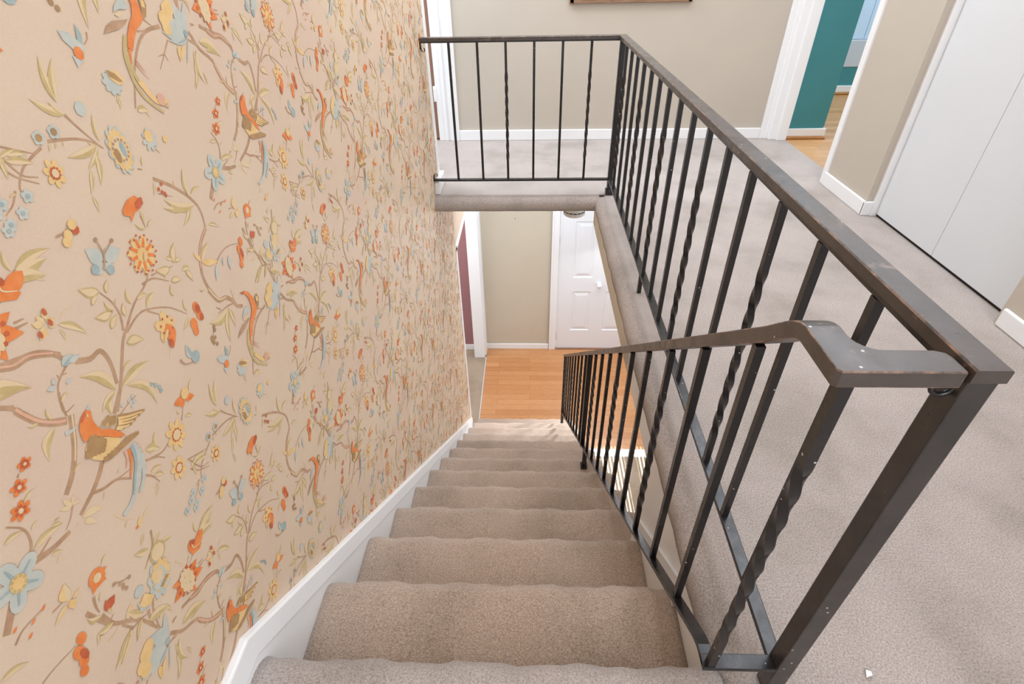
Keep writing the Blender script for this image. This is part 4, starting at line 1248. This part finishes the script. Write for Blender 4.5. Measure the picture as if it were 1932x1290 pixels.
# teal room
s = MB(); s.box((1.60, 2.7, -0.2), (4.2, 6.2, -0.001)); struct(s, 'floor', M['oak_hall'], 'light oak floor of the teal room')
w = MB(); w.box((1.66, 3.615, 0), (1.893, 3.75, 2.4)); w.box((1.77, 3.75, 0), (1.893, 6.0, 2.4)); struct(w, 'wall_back', M['teal'], 'teal wall stub just inside the doorway')
w = MB(); w.box((1.66, 3.60, 0.018), (1.905, 3.615, 0.066)); w.box((1.893, 3.60, 0.018), (1.905, 4.88, 0.066)); struct(w, 'baseboard_back', M['white'], 'white baseboard on the teal wall stub', bevel=0.004)
w = MB(); w.box((1.66, 3.594, 0), (1.911, 3.615, 0.018)); w.box((1.893, 3.594, 0), (1.911, 4.88, 0.018)); struct(w, 'trim_9', M['oak_trim'], 'oak shoe moulding under the teal wall baseboard', bevel=0.006)
w = MB(); w.box((1.893, 4.89, 0), (4.2, 5.0, 0.206)); w.box((3.4, 4.89, 0), (4.2, 5.0, 2.4)); w.box((4.2, 2.7, 0), (4.3, 5.0, 2.4)); struct(w, 'wall_back', M['teal'], 'low teal wall under the pale closet front in the teal room')
w = MB(); w.box((1.9, 4.875, 0.018), (4.2, 4.89, 0.068)); struct(w, 'baseboard_back', M['white'], 'white baseboard at the back of the teal room', bevel=0.004)
w = MB(); w.box((1.9, 4.868, 0), (4.2, 4.89, 0.018)); struct(w, 'trim_10', M['oak_trim'], 'oak shoe moulding at the back of the teal room', bevel=0.006)
w = MB(); w.box((1.893, 4.885, 0.206), (3.4, 5.0, 0.400)); struct(w, 'trim_11', M['ledge'], 'grey-white raised sill board in the teal room', bevel=0.004)
d = thing('door_3', None, None, (2.7, 4.9, 0.4)); d['kind'] = 'structure'
m = MB(); m.box((1.893, 4.90, 0.406), (2.655, 4.93, 2.2)); into(m.build('closet_leaf', M['pale_blue'], bevel=0.001), d)
m = MB(); m.box((2.658, 4.90, 0.406), (3.4, 4.93, 2.2)); into(m.build('closet_leaf', M['pale_blue'], bevel=0.001), d)
# upper ceiling
s = MB(); s.box((-2.3, -1.2, 2.4), (4.3, 6.2, 2.5)); struct(s, 'ceiling', M['ceiling'], 'upper ceiling')

# ------------------------------------------------------------------ lower floor
YF = 4.84
s = MB(); s.face([(-0.49, 3.0, ZF), (2.6, 3.315, ZF), (2.6, YF, ZF), (-0.49, YF, ZF)]); s.v = []; s.f = []; s.m = []
s.box((-0.488, 3.315, ZF - 0.1), (2.6, YF, ZF)); struct(s, 'floor', M['oak'], 'honey oak floor of the foyer')
s = MB(); s.box((0.3, -1.2, ZF - 0.1), (4.0, 3.225, ZF)); struct(s, 'floor', M['room_carpet'], 'beige carpet beside the lower stairs')
s = MB(); s.box((0.3, 3.225, ZF - 0.1), (2.6, 3.315, ZF + 0.006)); struct(s, 'trim_12', M['white'], 'white threshold strip between the oak floor and the carpet', bevel=0.003)
s = MB(); s.box((-2.4, 2.6, ZF - 0.1), (-0.494, YF, ZF)); struct(s, 'floor', M['room_carpet'], 'beige dining room carpet seen through the opening')
s = MB(); s.box((-0.497, 3.2, ZF - 0.02), (-0.487, YF - 0.17, ZF + 0.004)); struct(s, 'trim_13', M['hinge'], 'thin metal strip where carpet meets oak floor')
w = MB(); w.box((-0.62, YF, ZF), (0.225, YF + 0.1, -0.1)); w.box((1.25, YF, ZF), (2.6, YF + 0.1, -0.1)); w.box((0.225, YF, -0.58), (1.25, YF + 0.1, -0.1)); struct(w, 'wall_back', M['foyer_beige'], 'beige foyer wall left of the white door')
w = MB(); w.box((-0.49, YF - 0.014, ZF), (0.216, YF, ZF + 0.07)); struct(w, 'baseboard_back', M['white'], 'white baseboard of the foyer', bevel=0.004)
w = MB(); w.box((-0.62, 4.66, ZF), (-0.505, YF, -0.2)); w.box((-0.515, 4.70, ZF), (-0.488, YF - 0.001, -0.2)); struct(w, 'trim_14', M['white'], 'white wall end at the far side of the dining room opening', bevel=0.004)
w = MB(); w.box((-2.4, YF - 0.02, ZF), (-0.62, YF + 0.08, -0.2)); w.box((-2.5, 2.6, ZF), (-2.4, YF, -0.2)); struct(w, 'wall_left', M['mauve'], 'mauve dining room wall through the opening')
w = MB(); w.box((-2.4, YF - 0.034, ZF), (-0.62, YF - 0.02, ZF + 0.07)); struct(w, 'baseboard_left', M['white'], 'white baseboard in the dining room', bevel=0.004)
s = MB(); s.box((-2.5, 2.86, -0.21), (XW - 0.12, YF + 0.1, -0.02)); struct(s, 'ceiling', M['ceiling'], 'dining room ceiling')
s = MB(); s.box((-0.62, YB + 0.1, -0.21), (2.6, YF + 0.1, -0.02)); struct(s, 'ceiling', M['ceiling'], 'foyer ceiling')
# front door
t = MB(); t.box((0.218, YF - 0.02, ZF), (0.292, YF + 0.005, -0.60)); t.box((0.218, YF - 0.026, ZF), (0.238, YF, -0.60)); t.box((1.19, YF - 0.02, ZF), (1.262, YF + 0.005, -0.60)); t.box((0.218, YF - 0.02, -0.63), (1.262, YF + 0.005, -0.56)); struct(t, 'trim_15', M['white'], 'white casing around the front door', bevel=0.003)
d = thing('door_4', None, None, (0.73, YF, ZF)); d['kind'] = 'structure'
def raised(mb, x0, x1, z0, z1, y):
    """moulded recess with a raised field"""
    def rect(i, yy): return [(x0 + i, yy, z0 + i), (x1 - i, yy, z0 + i), (x1 - i, yy, z1 - i), (x0 + i, yy, z1 - i)]
    mb.loft([rect(0, y), rect(0.008, y + 0.009), rect(0.018, y + 0.009), rect(0.05, y + 0.001)], caps=False)
    mb.face(rect(0.05, y + 0.001))
def panel_door(x0, x1, z0, z1, y, panels):
    m = MB(); xs = sorted({x0, x1} | {p[0] for p in panels} | {p[1] for p in panels}); zs = sorted({z0, z1} | {p[2] for p in panels} | {p[3] for p in panels})
    for a, b in zip(xs, xs[1:]):
        for c, e in zip(zs, zs[1:]):
            if any(a >= p[0] - 1e-6 and b <= p[1] + 1e-6 and c >= p[2] - 1e-6 and e <= p[3] + 1e-6 for p in panels): continue
            m.face([(a, y, c), (b, y, c), (b, y, e), (a, y, e)])
    for p in panels: raised(m, *p, y)
    m.box((x0, y + 0.012, z0), (x1, y + 0.04, z1))
    return m
PX = [(0.450, 0.655), (0.800, 1.005)]; PZ = [(ZF + 0.262, ZF + 0.765), (ZF + 0.935, ZF + 1.56), (ZF + 1.67, ZF + 1.87)]
m = panel_door(0.296, 1.185, ZF + 0.014, -0.636, YF - 0.004, [(a, b, c, e) for a, b in PX for c, e in PZ])
into(m.build('door_leaf', M['door_white'], fix=True), d)
def lathe(mb, prof, c, n=20, axis='y'):
    rings = []
    for r, h in prof:
        ring = []
        for i in range(n):
            a = 2 * PI * i / n
            ring.append((c[0] + r * math.cos(a), c[1] + h, c[2] + r * math.sin(a)) if axis == 'y' else (c[0] + r * math.cos(a), c[1] + r * math.sin(a), c[2] + h))
        rings.append(ring)
    mb.loft(rings)
m = MB(); lathe(m, [(0.026, 0), (0.026, -0.005), (0.010, -0.008), (0.010, -0.03), (0.024, -0.036), (0.028, -0.048), (0.022, -0.06), (0.004, -0.064)], (0.727, YF - 0.004, -1.815)); into(m.build('door_knob', M['door_white'], smooth=True), d)
for z in (-1.31, -2.49):
    m = MB(); lathe(m, [(0.006, -0.045), (0.006, 0.045)], (0.294, YF - 0.012, z), 10, 'z'); into(m.build('hinge', M['hinge']), d)
m = MB(); m.box((0.29, YF - 0.02, ZF), (1.19, YF + 0.03, ZF + 0.012)); into(m.build('door_sill', M['brown']), d)
# smoke detector under the landing
sd = thing('smoke_detector', 'round pale grey smoke detector under the landing edge in front of the white door', 'smoke detector', (0.266, 3.032, -0.212))
m = MB(); lathe(m, [(0.058, 0.0), (0.066, -0.004), (0.066, -0.026), (0.062, -0.029), (0.062, -0.034), (0.066, -0.037), (0.066, -0.052), (0.060, -0.058), (0.004, -0.060)], (0.266, 3.032, -0.212), 40, 'z'); into(m.build('housing', M['plastic'], smooth=False, bevel=0.0), sd)
m = MB()
for i in range(16):
    a = 2 * PI * i / 16; Mx = Matrix.Translation((0.266, 3.032, -0.2435)) @ Matrix.Rotation(a, 4, 'Z')
    m.box((0.060, -0.009, -0.0022), (0.0645, 0.009, 0.0022), 0, Mx)
into(m.build('vent_slots', M['slot']), sd)
m = MB(); lathe(m, [(0.004, 0.0), (0.004, -0.006), (0.001, -0.008)], (-0.1465, YF, -1.083), 8); tag(m.build('nail', M['nail']), 'small dark nail in the beige foyer wall', 'nail')
m = MB(); m.face([(0.586, 0.401, 0.004), (0.597, 0.404, 0.006), (0.599, 0.411, 0.004), (0.590, 0.413, 0.005)]); m.face([(0.586, 0.401, 0.003), (0.597, 0.404, 0.005), (0.599, 0.411, 0.003), (0.590, 0.413, 0.004)]); tag(m.build('paper_scrap', M['white'], fix=False), 'tiny white scrap on the landing carpet near the railing post', 'scrap')

# unseen rear wall and blind, shaped so the low sun falls in stripes
w = MB()
w.box((0.34, -1.3, ZF), (4.0, -1.2, -1.10)); w.box((0.34, -1.3, -0.60), (4.0, -1.2, -0.21)); w.box((0.34, -1.3, -1.10), (0.76, -1.2, -0.60)); w.box((1.06, -1.3, -1.10), (4.0, -1.2, -0.60))
struct(w, 'wall_rear', M['foyer_beige'], 'unseen lower rear wall around the slatted opening behind the stairs')
w = MB(); x = 0.755
while x < 1.065:
    if not (0.905 < x < 0.957): w.box((x, -1.262, -1.12), (x + 0.0105, -1.258, -0.58))
    x += 0.0170
w.box((0.903, -1.264, -1.12), (0.958, -1.256, -0.58))
struct(w, 'stripe_blind', M['white'], 'unseen narrow slatted blind shaped to stripe the low sun')
